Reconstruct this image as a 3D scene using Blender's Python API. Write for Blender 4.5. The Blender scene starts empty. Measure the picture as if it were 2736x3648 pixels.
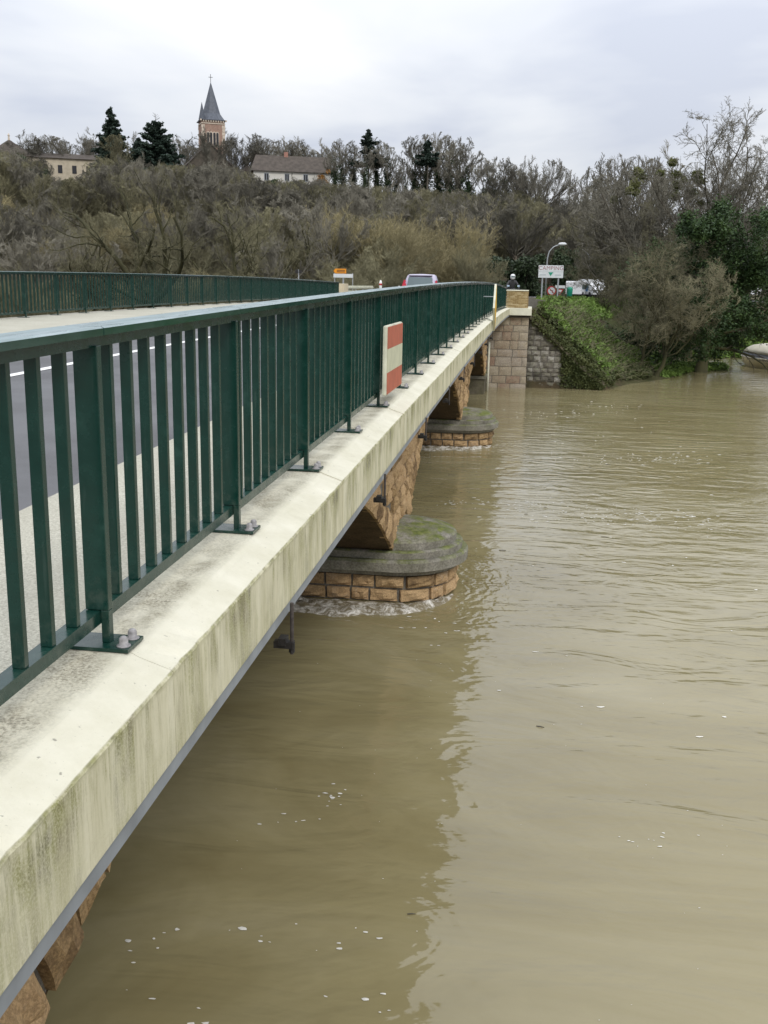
import bpy, bmesh, math, random
import numpy as np
from mathutils import Vector, Matrix, noise as mnoise

R = math.radians
rnd = random.Random(7)
RNG = np.random.default_rng(11)
scene = bpy.context.scene
col = scene.collection

# ------------------------------------------------------------------ camera
CAM_Z = 5.66
def camera_axes(yaw, pitch, roll):
    y, p, r = R(yaw), R(pitch), R(roll)
    f0 = Vector((math.sin(y), math.cos(y), 0)); right = Vector((math.cos(y), -math.sin(y), 0)); up = Vector((0, 0, 1))
    fwd = f0*math.cos(p) - up*math.sin(p)
    down = -f0*math.sin(p) - up*math.cos(p)
    return right*math.cos(r) - down*math.sin(r), right*math.sin(r) + down*math.cos(r), fwd
YAW = -8.0044
ax_r, ax_d, ax_f = camera_axes(YAW, 13.0, 1.07)
cd = bpy.data.cameras.new('camera'); cam = bpy.data.objects.new('camera', cd); col.objects.link(cam)
M3 = Matrix((ax_r, -ax_d, -ax_f)).transposed()
cam.matrix_world = Matrix.Translation((0, 0, CAM_Z)) @ M3.to_4x4()
cd.sensor_fit = 'VERTICAL'; cd.sensor_height = 36; cd.sensor_width = 27; cd.lens = 34.99
cd.clip_start = .05; cd.clip_end = 6000
scene.camera = cam

# ------------------------------------------------------------------ sky, sun, exposure
SUN_EL, SUN_AZ = 42, 150          # azimuth clockwise from +Y
world = bpy.data.worlds.new('World'); scene.world = world; world.use_nodes = True
wt = world.node_tree; wt.nodes.clear()
def wn(t, **k):
    n = wt.nodes.new(t)
    for a, b in k.items(): setattr(n, a, b)
    return n
wl = wt.links.new
wout = wn('ShaderNodeOutputWorld'); wbg = wn('ShaderNodeBackground'); wl(wbg.outputs[0], wout.inputs[0])
sky = wn('ShaderNodeTexSky', sky_type='NISHITA', sun_disc=False, sun_elevation=R(SUN_EL), sun_rotation=R(SUN_AZ))
geo = wn('ShaderNodeTexCoord'); sep = wn('ShaderNodeSeparateXYZ'); wl(geo.outputs['Generated'], sep.inputs[0])
mx = wn('ShaderNodeMath', operation='MAXIMUM'); wl(sep.outputs[2], mx.inputs[0]); mx.inputs[1].default_value = 0.0
ad = wn('ShaderNodeMath', operation='ADD'); wl(mx.outputs[0], ad.inputs[0]); ad.inputs[1].default_value = .22
dx = wn('ShaderNodeMath', operation='DIVIDE'); wl(sep.outputs[0], dx.inputs[0]); wl(ad.outputs[0], dx.inputs[1])
dy = wn('ShaderNodeMath', operation='DIVIDE'); wl(sep.outputs[1], dy.inputs[0]); wl(ad.outputs[0], dy.inputs[1])
cmb = wn('ShaderNodeCombineXYZ'); wl(dx.outputs[0], cmb.inputs[0]); wl(dy.outputs[0], cmb.inputs[1]); cmb.inputs[2].default_value = 7.1
n1 = wn('ShaderNodeTexNoise'); n1.inputs['Scale'].default_value = 1.05; n1.inputs['Detail'].default_value = 5; n1.inputs['Roughness'].default_value = .5; n1.inputs['Distortion'].default_value = .35
wl(cmb.outputs[0], n1.inputs['Vector'])
rp = wn('ShaderNodeValToRGB'); wl(n1.outputs[0], rp.inputs[0])
e = rp.color_ramp.elements
e[0].position = .36; e[0].color = (.645, .685, .785, 1); e[1].position = .60; e[1].color = (.93, .94, .96, 1)
m_ = rp.color_ramp.elements.new(.46); m_.color = (.79, .82, .88, 1)
sk = wn('ShaderNodeMixRGB', blend_type='MULTIPLY'); sk.inputs[0].default_value = 1; wl(sky.outputs[0], sk.inputs[1]); sk.inputs[2].default_value = (.1, .1, .1, 1)
mixw = wn('ShaderNodeMixRGB'); mixw.inputs[0].default_value = .94; wl(sk.outputs[0], mixw.inputs[1]); wl(rp.outputs[0], mixw.inputs[2])
cie = wn('ShaderNodeMath', operation='MULTIPLY_ADD'); wl(mx.outputs[0], cie.inputs[0]); cie.inputs[1].default_value = 1.45; cie.inputs[2].default_value = .73
wl(mixw.outputs[0], wbg.inputs[0]); wl(cie.outputs[0], wbg.inputs[1])   # CIE overcast sky: brighter overhead than at the horizon
sd = bpy.data.lights.new('sun', 'SUN'); sd.energy = 1.3; sd.angle = R(14); sd.color = (1, .96, .9)
so = bpy.data.objects.new('sun', sd); col.objects.link(so)
sdir = Vector((math.sin(R(SUN_AZ))*math.cos(R(SUN_EL)), math.cos(R(SUN_AZ))*math.cos(R(SUN_EL)), math.sin(R(SUN_EL))))
so.rotation_euler = sdir.to_track_quat('Z', 'Y').to_euler(); so.location = (20, -20, 60)
vs = scene.view_settings
vs.view_transform = 'Standard'; vs.look = 'None'; vs.exposure = 0.15; vs.gamma = 1; vs.use_curve_mapping = False
scene.cycles.max_bounces = 4; scene.cycles.diffuse_bounces = 2; scene.cycles.glossy_bounces = 2; scene.cycles.transparent_max_bounces = 8

# ------------------------------------------------------------------ helpers: materials
class Mat:
    def __init__(s, name, rough=.8, spec=.5):
        s.m = bpy.data.materials.new(name); s.m.use_nodes = True; s.t = s.m.node_tree
        s.b = s.t.nodes['Principled BSDF']; s.b.inputs['Roughness'].default_value = rough
        s.b.inputs['Specular IOR Level'].default_value = spec
    def n(s, t, **k):
        n = s.t.nodes.new(t)
        for a, b in k.items(): setattr(n, a, b)
        return n
    def l(s, a, b): s.t.links.new(a, b)
    def co(s, which='Object', scale=(1, 1, 1)):
        c = s.n('ShaderNodeTexCoord'); m = s.n('ShaderNodeMapping'); m.inputs['Scale'].default_value = scale
        s.l(c.outputs[which], m.inputs[0]); return m.outputs[0]
    def pos(s, scale=(1, 1, 1)):
        c = s.n('ShaderNodeNewGeometry'); m = s.n('ShaderNodeMapping'); m.inputs['Scale'].default_value = scale
        s.l(c.outputs['Position'], m.inputs[0]); return m.outputs[0]
    def noise(s, vec, scale, detail=4, rough=.55, dist=0):
        n = s.n('ShaderNodeTexNoise'); n.inputs['Scale'].default_value = scale; n.inputs['Detail'].default_value = detail
        n.inputs['Roughness'].default_value = rough; n.inputs['Distortion'].default_value = dist
        if vec is not None: s.l(vec, n.inputs['Vector'])
        return n.outputs[0]
    def ramp(s, fac, stops):
        r = s.n('ShaderNodeValToRGB'); s.l(fac, r.inputs[0]); el = r.color_ramp.elements
        while len(el) < len(stops): el.new(.5)
        for q, (p, c) in zip(el, stops):
            q.position = p; q.color = (c, c, c, 1) if isinstance(c, (int, float)) else (*c, 1)
        return r.outputs[0]
    def mix(s, fac, a, b, mode='MIX'):
        m = s.n('ShaderNodeMixRGB', blend_type=mode)
        for i, v in ((0, fac), (1, a), (2, b)):
            if isinstance(v, (int, float)): m.inputs[i].default_value = v if i == 0 else (v, v, v, 1)
            elif isinstance(v, tuple): m.inputs[i].default_value = (*v, 1)
            else: s.l(v, m.inputs[i])
        return m.outputs[0]
    def math(s, op, a, b=0.0, c=None):
        m = s.n('ShaderNodeMath', operation=op)
        for i, v in enumerate((a, b) if c is None else (a, b, c)):
            if isinstance(v, (int, float)): m.inputs[i].default_value = v
            else: s.l(v, m.inputs[i])
        return m.outputs[0]
    def color(s, v):
        if isinstance(v, tuple): s.b.inputs['Base Color'].default_value = (*v, 1)
        else: s.l(v, s.b.inputs['Base Color'])
        return s
    def rough(s, v): s.l(v, s.b.inputs['Roughness']); return s
    def bump(s, h, strength=.3, dist=.02):
        b = s.n('ShaderNodeBump'); b.inputs['Strength'].default_value = strength; b.inputs['Distance'].default_value = dist
        s.l(h, b.inputs['Height']); s.l(b.outputs[0], s.b.inputs['Normal']); return s
    def rand(s): return s.n('ShaderNodeObjectInfo').outputs['Random']

MT = {}
def simple(name, c, rough=.7, var=.25, scale=6, spec=.4, bump=0, metal=0, per_object=0):
    m = Mat(name, rough, spec); p = m.pos()
    n = m.noise(p, scale, 5)
    lo = tuple(max(0, x*(1-var)) for x in c); hi = tuple(min(1, x*(1+var)) for x in c)
    cc = m.ramp(n, [(.3, lo), (.7, hi)])
    if per_object:
        v = m.math('MULTIPLY_ADD', m.rand(), per_object, 1-per_object/2)
        cc = m.mix(1, cc, m.mix(1, (1., 1., 1.), v, 'MULTIPLY'), 'MULTIPLY')
    m.color(cc); m.b.inputs['Metallic'].default_value = metal
    if bump: m.bump(m.noise(p, scale*4, 6), bump, .02)
    MT[name] = m.m; return m

# green railing paint: faint chalky wear and dust
m = Mat('green_paint', .3, .4); p = m.pos()
n = m.noise(p, 9, 6, .65); n2 = m.noise(m.pos((30, 30, 3)), 1.5, 4)
c = m.ramp(n, [(.3, (.0036, .026, .019)), (.62, (.005, .035, .026)), (.80, (.018, .060, .047))])
c = m.mix(m.ramp(n2, [(.60, 0.), (.80, .30)]), c, (.07, .11, .095))
lz = m.n('ShaderNodeSeparateXYZ'); m.l(m.co('Object'), lz.inputs[0])
c = m.mix(m.math('MULTIPLY', m.ramp(lz.outputs[2], [(.10, .35), (.30, 0.)]), m.ramp(m.noise(p, 24, 6, .7), [(.48, 0.), (.66, 1.)])), c, (.10, .125, .10))
m.color(c); m.rough(m.ramp(n, [(.3, .16), (.7, .34)])); m.bump(m.noise(p, 60, 4), .06, .004); MT['green_paint'] = m.m
m = Mat('rail_top_paint', .10, .7); m.color(m.ramp(m.noise(m.pos(), 7, 5, .6), [(.3, (.010, .040, .033)), (.7, (.020, .060, .050))])); m.rough(m.ramp(m.noise(m.pos((3, 1, 3)), 4, 5, .6), [(.35, .05), (.65, .20)])); MT['rail_top_paint'] = m.m
m = Mat('rail_sky_sheen', .3, .6); m.color(m.ramp(m.noise(m.pos((14, 1.2, 1)), 2, 6, .65), [(.3, (.10, .16, .16)), (.55, (.20, .27, .28)), (.75, (.30, .36, .38))])); m.rough(m.ramp(m.noise(m.pos((3, 1, 3)), 4, 5, .6), [(.35, .22), (.65, .42)])); MT['rail_sky_sheen'] = m.m  # handrail top: sky reflection painted in as streaky pale blue-grey
simple('bolt_cap', (.27, .26, .26), .55, .3, 60)
simple('grey_strip', (.24, .26, .28), .6, .18, 5)
simple('black_iron', (.018, .016, .015), .6, .4, 30, bump=.3)
simple('rust_iron', (.06, .05, .045), .7, .5, 30, bump=.3)

# cream coated concrete coping: u along the bridge, v down the profile
def concrete_uv(m):
    c = m.n('ShaderNodeTexCoord'); s = m.n('ShaderNodeSeparateXYZ'); m.l(c.outputs['UV'], s.inputs[0])
    return s.outputs[0], s.outputs[1]
def uvvec(m, u, v, su, sv):
    c = m.n('ShaderNodeCombineXYZ'); m.l(m.math('MULTIPLY', u, su), c.inputs[0]); m.l(m.math('MULTIPLY', v, sv), c.inputs[1])
    return c.outputs[0]
m = Mat('coping_concrete', .85, .25)
u, v = concrete_uv(m); p = m.pos()
base = m.ramp(m.noise(p, 3.5, 8, .68), [(.3, (.55, .525, .405)), (.7, (.67, .645, .53))])
specks = m.math('MAXIMUM', m.ramp(m.noise(p, 150, 3, .6), [(.66, 0.), (.76, .6)]), m.ramp(m.noise(p, 38, 2, .5), [(.70, 0.), (.76, .75)]))
base = m.mix(specks, base, (.22, .21, .17))
# weathered flat top strip under the railing
grime = m.math('MULTIPLY', m.ramp(m.noise(p, 4.5, 7, .68, .5), [(.34, .15), (.60, .9)]), m.ramp(v, [(.20, 1.), (.268, .0)]))
grain = m.mix(m.ramp(m.noise(p, 5, 6, .7, .6), [(.45, 0.), (.7, .7)]), m.ramp(m.noise(p, 85, 4, .75), [(.36, (.13, .115, .08)), (.60, (.52, .49, .38))]), m.ramp(m.noise(p, 60, 4, .7), [(.4, (.12, .105, .07)), (.6, (.30, .27, .18))]))
base = m.mix(grime, base, grain)
# algae streaks down the vertical face
face = m.ramp(v, [(.405, 0.), (.409, 1.)])
str1 = m.noise(uvvec(m, u, v, 34, 2.6), 1.0, 9, .74, .5)
str2 = m.noise(uvvec(m, u, v, 3.2, 1.4), 1.0, 4, .6)
topw = m.ramp(v, [(.405, 1.), (.50, .85), (.62, .5), (.70, .55), (.74, .9)])
st = m.math('ADD', m.math('MULTIPLY', str1, .70), m.math('MULTIPLY', str2, 1.0))
st = m.math('MULTIPLY', m.ramp(st, [(.76, 0.), (.96, 1.)]), m.math('MULTIPLY', topw, face))
edge = m.math('MULTIPLY', m.math('MULTIPLY', m.ramp(v, [(.404, 0.), (.407, 1.), (.440, 0.)]), .95), m.ramp(m.noise(uvvec(m, u, v, 14, 14), 1, 5, .7), [(.38, .1), (.6, 1.)]))
st = m.math('MULTIPLY', st, m.ramp(m.noise(p, 130, 5, .75), [(.36, .35), (.56, 1.)]))
st = m.math('MAXIMUM', st, edge)
algae = m.ramp(m.noise(uvvec(m, u, v, 7, 5), 1.0, 5, .6), [(.35, (.125, .110, .055)), (.52, (.215, .215, .075)), (.68, (.085, .078, .052))])
facec = m.ramp(m.noise(uvvec(m, u, v, 9, 1.2), 1, 5), [(.3, (.52, .49, .335)), (.7, (.64, .61, .455))])
base = m.mix(face, base, facec)
m.color(m.mix(st, base, algae)); m.bump(m.noise(p, 55, 7, .7), .35, .006); MT['coping_concrete'] = m.m

m = Mat('sidewalk', .9, .2); p = m.pos()
c = m.ramp(m.noise(p, 90, 4, .7), [(.34, (.26, .25, .20)), (.64, (.55, .535, .45))])
c = m.mix(m.ramp(m.noise(p, 1.3, 6, .6), [(.36, .0), (.66, .6)]), c, (.33, .315, .25))
m.color(c); m.bump(m.noise(p, 110, 4), .5, .006); MT['sidewalk'] = m.m
m = Mat('asphalt', .55, .5); p = m.pos()
c = m.ramp(m.noise(p, 130, 3, .7), [(.3, (.034, .034, .035)), (.7, (.084, .083, .085))])
c = m.mix(m.ramp(m.noise(m.pos((2.2, .12, 1)), 1, 4), [(.4, 0.), (.65, .5)]), c, (.068, .068, .071))
m.color(c); m.rough(m.ramp(m.noise(p, .8, 4), [(.35, .38), (.65, .6)])); m.bump(m.noise(p, 160, 3), .35, .004); MT['asphalt'] = m.m
simple('white_paint', (.72, .72, .70), .6, .12, 25)

def stonemat(name, stops, rough=.9, scale=5, moss=0, bump=.6, per=.5):
    m = Mat(name, rough, .2); p = m.pos()
    r = m.rand()
    n = m.noise(p, scale, 7, .65)
    f = m.math('ADD', m.math('MULTIPLY', n, .8), m.math('MULTIPLY', m.math('SUBTRACT', r, .5), per))
    c = m.ramp(f, stops)
    d = m.ramp(m.noise(p, scale*9, 5, .7), [(.40, .62), (.60, 1.)])
    c = m.mix(1, c, d, 'MULTIPLY')
    if moss:
        g = m.n('ShaderNodeNewGeometry'); s = m.n('ShaderNodeSeparateXYZ'); m.l(g.outputs['Normal'], s.inputs[0])
        up = m.ramp(s.outputs[2], [(.05, .10), (.85, 1.)])
        k = m.math('MULTIPLY', up, m.ramp(m.noise(p, 2.4, 6, .62, .4), [(.40, .0), (.60, 1.)]))
        mc = m.ramp(m.noise(p, 9, 5, .65), [(.35, (.075, .095, .024)), (.6, (.165, .190, .042)), (.75, (.25, .245, .06))])
        c = m.mix(m.math('MULTIPLY', k, moss), c, mc)
    m.color(c); m.bump(m.noise(p, scale*5, 8, .7), bump, .03); MT[name] = m.m
OR = [(.10, (.17, .11, .06)), (.28, (.40, .270, .135)), (.46, (.55, .380, .205)), (.64, (.48, .320, .170)), (.85, (.47, .38, .27))]
stonemat('orange_stone', OR)
stonemat('pier_cap_stone', [(.15, (.10, .094, .075)), (.38, (.24, .225, .185)), (.60, (.36, .34, .29)), (.8, (.22, .21, .17))], moss=.95, per=.1, scale=3)
stonemat('ashlar', [(.02, (.33, .225, .165)), (.20, (.38, .31, .225)), (.42, (.44, .38, .285)), (.60, (.42, .365, .30)), (.80, (.38, .305, .22)), (.95, (.50, .44, .34))], per=.75, scale=3, bump=.3)
stonemat('wing_stone', [(.15, (.10, .09, .075)), (.42, (.21, .19, .16)), (.66, (.30, .28, .24)), (.88, (.50, .48, .44))], per=.7, moss=.5)
stonemat('mortar', [(.3, (.17, .155, .13)), (.6, (.27, .25, .215))], per=0, scale=7, bump=.5)
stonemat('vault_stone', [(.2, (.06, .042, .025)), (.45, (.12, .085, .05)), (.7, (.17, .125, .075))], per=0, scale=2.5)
stonemat('mossy_stone', [(.2, (.10, .085, .06)), (.6, (.20, .18, .13))], per=.3, moss=1.0)
stonemat('yellow_brick', [(.2, (.36, .26, .12)), (.5, (.50, .38, .19)), (.8, (.57, .46, .27))], per=.9, scale=8, bump=.3)
simple('beige_render', (.52, .45, .32), .85, .12, 3)
simple('pale_mortar', (.46, .39, .25), .9, .2, 12, bump=.3)
simple('cream_concrete', (.62, .61, .49), .85, .10, 4, bump=.15)

# muddy river
m = Mat('river_water', .05, .5); m.b.inputs['IOR'].default_value = 1.48
p = m.pos()
big = m.noise(m.pos((.16, .30, 1)), 1, 6, .6, 1.6)
c = m.ramp(big, [(.28, (.192, .160, .076)), (.5, (.240, .206, .106)), (.72, (.288, .252, .144))])
m.color(c)
patch = m.ramp(m.noise(m.pos((.09, .13, 1)), 1, 3, .5, .4), [(.36, .16), (.64, 1.)])
w1 = m.noise(m.pos((.42, 1.15, 1)), 1.0, 3, .5, 1.1)
w2 = m.noise(m.pos((1.5, 4.6, 1)), 1.0, 3, .55, .9)
w3 = m.noise(m.pos((5, 13, 1)), 1.0, 3, .55, .5)
h = m.math('ADD', m.math('MULTIPLY', w1, .050), m.math('MULTIPLY', m.math('MULTIPLY', w2, .0115), patch))
h = m.math('ADD', h, m.math('MULTIPLY', m.math('MULTIPLY', w3, .0018), patch))
for yc_ in (18.15, 36.0):      # bow waves fanning out from the pier noses
    vd = m.n('ShaderNodeVectorMath', operation='DISTANCE'); m.l(p, vd.inputs[0]); vd.inputs[1].default_value = (-2.25, yc_+.25, 0)
    dn = m.math('ADD', vd.outputs['Value'], m.math('MULTIPLY', m.noise(m.pos((1.4, 1.4, 1)), 1, 4, .6), 1.1))
    wv = m.math('SINE', m.math('MULTIPLY', dn, 26.0)); fade = m.ramp(m.math('MULTIPLY', vd.outputs['Value'], .1), [(.115, 0.), (.13, 1.), (.20, .55), (.34, 0.)])
    h = m.math('ADD', h, m.math('MULTIPLY', m.math('MULTIPLY', wv, .0042), fade))
eddy = m.noise(m.pos((.55, .8, 1)), 1, 2, .5, 3.2); h = m.math('ADD', h, m.math('MULTIPLY', eddy, .020))
m.bump(h, 1.0, 1.0); MT['river_water'] = m.m
m = Mat('foam', .6, .3); p = m.pos()
f = m.ramp(m.noise(p, 5, 8, .74, 1.2), [(.44, 0.), (.62, 1.)])
m.color(m.mix(f, (.20, .165, .10), (.78, .75, .68))); m.bump(m.noise(p, 28, 5, .7), .8, .03); MT['foam'] = m.m
simple('foam_fleck', (.66, .64, .58), .7, .2, 20)

# ground
m = Mat('ground_cover', .95, .15); p = m.pos()
a = m.ramp(m.noise(p, .9, 7, .65), [(.3, (.030, .036, .014)), (.5, (.060, .072, .024)), (.7, (.085, .080, .040))])
b = m.ramp(m.noise(p, 2.2, 7, .7), [(.35, (.045, .036, .022)), (.65, (.095, .070, .040))])
c = m.mix(m.ramp(m.noise(m.pos((1, 1, .3)), .11, 4, .6), [(.42, 0.), (.58, 1.)]), a, b)
hz = m.n('ShaderNodeSeparateXYZ'); m.l(p, hz.inputs[0])
litter = m.ramp(m.noise(p, 1.4, 7, .7), [(.35, (.060, .050, .030)), (.65, (.125, .105, .064))])
c = m.mix(m.ramp(m.math('MULTIPLY', hz.outputs[2], .1), [(.45, 0.), (.55, .95)]), c, litter)
m.color(c); m.bump(m.noise(p, 5, 8, .7), .8, .15); MT['ground_cover'] = m.m
def leafmat(name, c1, c2, rough=.6, sub=0.0, per=.35, hue=None):
    m = Mat(name, rough, .25); p = m.pos()
    n = m.noise(p, .9, 5, .65)
    c = m.ramp(n, [(.33, c1), (.67, c2)])
    if per:
        v = m.math('MULTIPLY_ADD', m.rand(), per, 1-per/2)
        c = m.mix(1, c, v, 'MULTIPLY')
    m.color(c); MT[name] = m.m
leafmat('bark_grey', (.065, .058, .045), (.135, .120, .095), .9)
leafmat('bark_mossy', (.030, .030, .016), (.080, .076, .036), .9)
leafmat('twig_grey', (.122, .114, .090), (.208, .195, .156), .9, per=.75)
leafmat('twig_olive', (.130, .121, .072), (.235, .220, .134), .9, per=.75)
leafmat('twig_tan', (.190, .166, .090), (.310, .270, .150), .9, per=.75)
leafmat('twig_red', (.130, .108, .084), (.205, .170, .130), .9, per=.75)
leafmat('twig_dark', (.112, .104, .064), (.200, .186, .118), .9, per=.75)
leafmat('ivy_leaf', (.022, .036, .018), (.050, .074, .032), .5)
leafmat('yew_leaf', (.017, .038, .013), (.050, .086, .025), .55)
leafmat('mistletoe_leaf', (.085, .098, .034), (.155, .160, .060), .6)
leafmat('conifer_needle', (.014, .026, .019), (.036, .056, .040), .6)
leafmat('orange_leaf', (.25, .115, .025), (.36, .19, .045), .7)
leafmat('bramble_leaf', (.042, .056, .018), (.105, .118, .042), .7)
leafmat('grass_blade', (.075, .130, .022), (.155, .235, .050), .7)

# ------------------------------------------------------------------ helpers: objects
def tag(o, label=None, cat=None, group=None, kind=None):
    if label: o['label'] = label
    if cat: o['category'] = cat
    if group: o['group'] = group
    if kind: o['kind'] = kind
    return o
def empty(name, loc=(0, 0, 0), rz=0):
    o = bpy.data.objects.new(name, None); o.location = loc; o.rotation_euler.z = rz; o.empty_display_size = .3
    col.objects.link(o); return o
def link(name, me, parent=None, loc=(0, 0, 0), rot=(0, 0, 0), scale=(1, 1, 1)):
    o = bpy.data.objects.new(name, me); col.objects.link(o)
    if parent is not None: o.parent = parent
    o.location = loc; o.rotation_euler = rot; o.scale = scale
    return o
def mesh_np(name, verts, faces, mat=None, smooth=False, uv=None):
    """verts (N,3) array, faces (F,3) or (F,4) int array"""
    me = bpy.data.meshes.new(name); verts = np.asarray(verts, np.float32); faces = np.asarray(faces, np.int32)
    k = faces.shape[1]; F = len(faces)
    me.vertices.add(len(verts)); me.vertices.foreach_set('co', verts.ravel())
    me.loops.add(F*k); me.loops.foreach_set('vertex_index', faces.ravel())
    me.polygons.add(F); me.polygons.foreach_set('loop_start', np.arange(0, F*k, k, dtype=np.int32))
    me.polygons.foreach_set('loop_total', np.full(F, k, np.int32))
    if smooth: me.polygons.foreach_set('use_smooth', np.ones(F, bool))
    me.update(calc_edges=True); me.validate()
    if mat: me.materials.append(MT[mat])
    return me
class MB:
    def __init__(s): s.v = []; s.f = []; s.uv = None
    def add(s, vs_, fs):
        o = len(s.v); s.v += [tuple(x) for x in vs_]; s.f += [tuple(i+o for i in f) for f in fs]; return s
    def box(s, c, d, rz=0, taper=1.0, rot=None):
        x, y, z = (q/2 for q in d); P = []
        for sz in (-1, 1):
            t = taper if sz > 0 else 1
            for sx, sy in ((-1, -1), (1, -1), (1, 1), (-1, 1)): P.append(Vector((sx*x*t, sy*y*t, sz*z)))
        Mx = rot if rot is not None else Matrix.Rotation(rz, 3, 'Z')
        return s.add([Mx @ q + Vector(c) for q in P], [(3, 2, 1, 0), (4, 5, 6, 7), (0, 1, 5, 4), (1, 2, 6, 5), (2, 3, 7, 6), (3, 0, 4, 7)])
    def bb(s, a, b): return s.box([(p+q)/2 for p, q in zip(a, b)], [abs(q-p) for p, q in zip(a, b)])
    def tube(s, pts, rad, n=8, cap=True):
        pts = [Vector(p) for p in pts]; o = len(s.v); rs = rad if isinstance(rad, (list, tuple)) else [rad]*len(pts)
        up = None
        for i, p in enumerate(pts):
            t = (pts[min(i+1, len(pts)-1)] - pts[max(i-1, 0)]).normalized()
            if up is None:
                up = Vector((0, 0, 1)) if abs(t.z) < .9 else Vector((1, 0, 0))
            a = t.cross(up).normalized(); b = t.cross(a).normalized(); up = b.cross(t)*1.0 if False else up
            for k in range(n):
                w = 2*math.pi*k/n; s.v.append(tuple(p + a*math.cos(w)*rs[i] + b*math.sin(w)*rs[i]))
        for i in range(len(pts)-1):
            for k in range(n):
                q = (k+1) % n; s.f.append((o+i*n+k, o+i*n+q, o+(i+1)*n+q, o+(i+1)*n+k))
        if cap:
            s.f.append(tuple(o+k for k in range(n))[::-1]); s.f.append(tuple(o+(len(pts)-1)*n+k for k in range(n)))
        return s
    def lathe(s, prof, c=(0, 0, 0), n=16):
        o = len(s.v)
        for r, z in prof:
            for k in range(n):
                w = 2*math.pi*k/n; s.v.append((c[0]+r*math.cos(w), c[1]+r*math.sin(w), c[2]+z))
        for i in range(len(prof)-1):
            for k in range(n):
                q = (k+1) % n; s.f.append((o+i*n+k, o+i*n+q, o+(i+1)*n+q, o+(i+1)*n+k))
        s.f.append(tuple(o+k for k in range(n))[::-1]); s.f.append(tuple(o+(len(prof)-1)*n+k for k in range(n)))
        return s
    def prism(s, poly, axis, a, b):
        """poly: 2D points; axis 0/1/2 the extrusion axis"""
        def P(q, w):
            if axis == 0: return (w, q[0], q[1])
            if axis == 1: return (q[0], w, q[1])
            return (q[0], q[1], w)
        o = len(s.v); n = len(poly)
        s.v += [P(q, a) for q in poly] + [P(q, b) for q in poly]
        s.f.append(tuple(o+k for k in range(n))); s.f.append(tuple(o+n+k for k in range(n))[::-1])
        for k in range(n): q = (k+1) % n; s.f.append((o+q, o+k, o+n+k, o+n+q))
        return s
    def mesh(s, name, mat, smooth=False, bevel=0):
        me = bpy.data.meshes.new(name); me.from_pydata(s.v, [], s.f)
        bm = bmesh.new(); bm.from_mesh(me); bmesh.ops.recalc_face_normals(bm, faces=bm.faces)
        if bevel:
            bmesh.ops.bevel(bm, geom=list(bm.edges), offset=bevel, segments=2, affect='EDGES', profile=.6, clamp_overlap=True)
        bm.to_mesh(me); bm.free()
        if smooth:
            for p in me.polygons: p.use_smooth = True
        if mat: me.materials.append(MT[mat])
        return me
    def build(s, name, mat, parent=None, smooth=False, loc=(0, 0, 0), rot=(0, 0, 0), bevel=0):
        return link(name, s.mesh(name, mat, smooth, bevel), parent, loc, rot)
def sweep(name, prof, Ys, zf, mat, closed=False, smooth=False):
    """profile (x, dz) carried along Y with height zf(Y); uv = (Y, length along the profile)"""
    n = len(prof); V = []; F = []; UV = []
    L = [0]
    for i in range(1, n): L.append(L[-1] + math.hypot(prof[i][0]-prof[i-1][0], prof[i][1]-prof[i-1][1]))
    for y in Ys:
        z = zf(y)
        for x, dz in prof: V.append((x, y, z+dz))
    me = bpy.data.meshes.new(name)
    for j in range(len(Ys)-1):
        for i in range(n if closed else n-1):
            k = (i+1) % n
            F.append((j*n+i, j*n+k, (j+1)*n+k, (j+1)*n+i)); UV.append(((Ys[j], L[i]), (Ys[j], L[k] if k else L[-1]+.1), (Ys[j+1], L[k] if k else L[-1]+.1), (Ys[j+1], L[i])))
    if closed:
        F.append(tuple(range(n))); UV.append(tuple((Ys[0], L[i]) for i in range(n)))
        F.append(tuple((len(Ys)-1)*n+i for i in range(n))[::-1]); UV.append(tuple((Ys[-1], L[i]) for i in range(n))[::-1])
    me.from_pydata(V, [], F); ul = me.uv_layers.new(name='UVMap')
    q = 0
    for uvs in UV:
        for t in uvs: ul.data[q].uv = t; q += 1
    if smooth:
        for p_ in me.polygons: p_.use_smooth = True
    me.materials.append(MT[mat]); return me
def copy_tree(o, parent=None):
    c = o.copy(); col.objects.link(c)
    if parent is not None: c.parent = parent
    for ch in [q for q in o.children]: copy_tree(ch, c)
    return c
def at_pixel(px, dist):
    """ground point seen at a picture column (in a 1659 wide frame) at a distance along the view"""
    a = R(YAW) + math.atan((px-829.5)/2150*math.cos(R(13)))
    return math.sin(a)*dist/math.cos(a-R(YAW)), math.cos(a)*dist/math.cos(a-R(YAW))
def height_at(px, py, x, y):
    """height of a sight line through a picture point above ground position x, y"""
    d = ax_r*((px-829.5)/2150) + ax_d*((py-1106)/2150) + ax_f
    return CAM_Z + d.z*math.hypot(x, y)/math.hypot(d.x, d.y)

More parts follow.
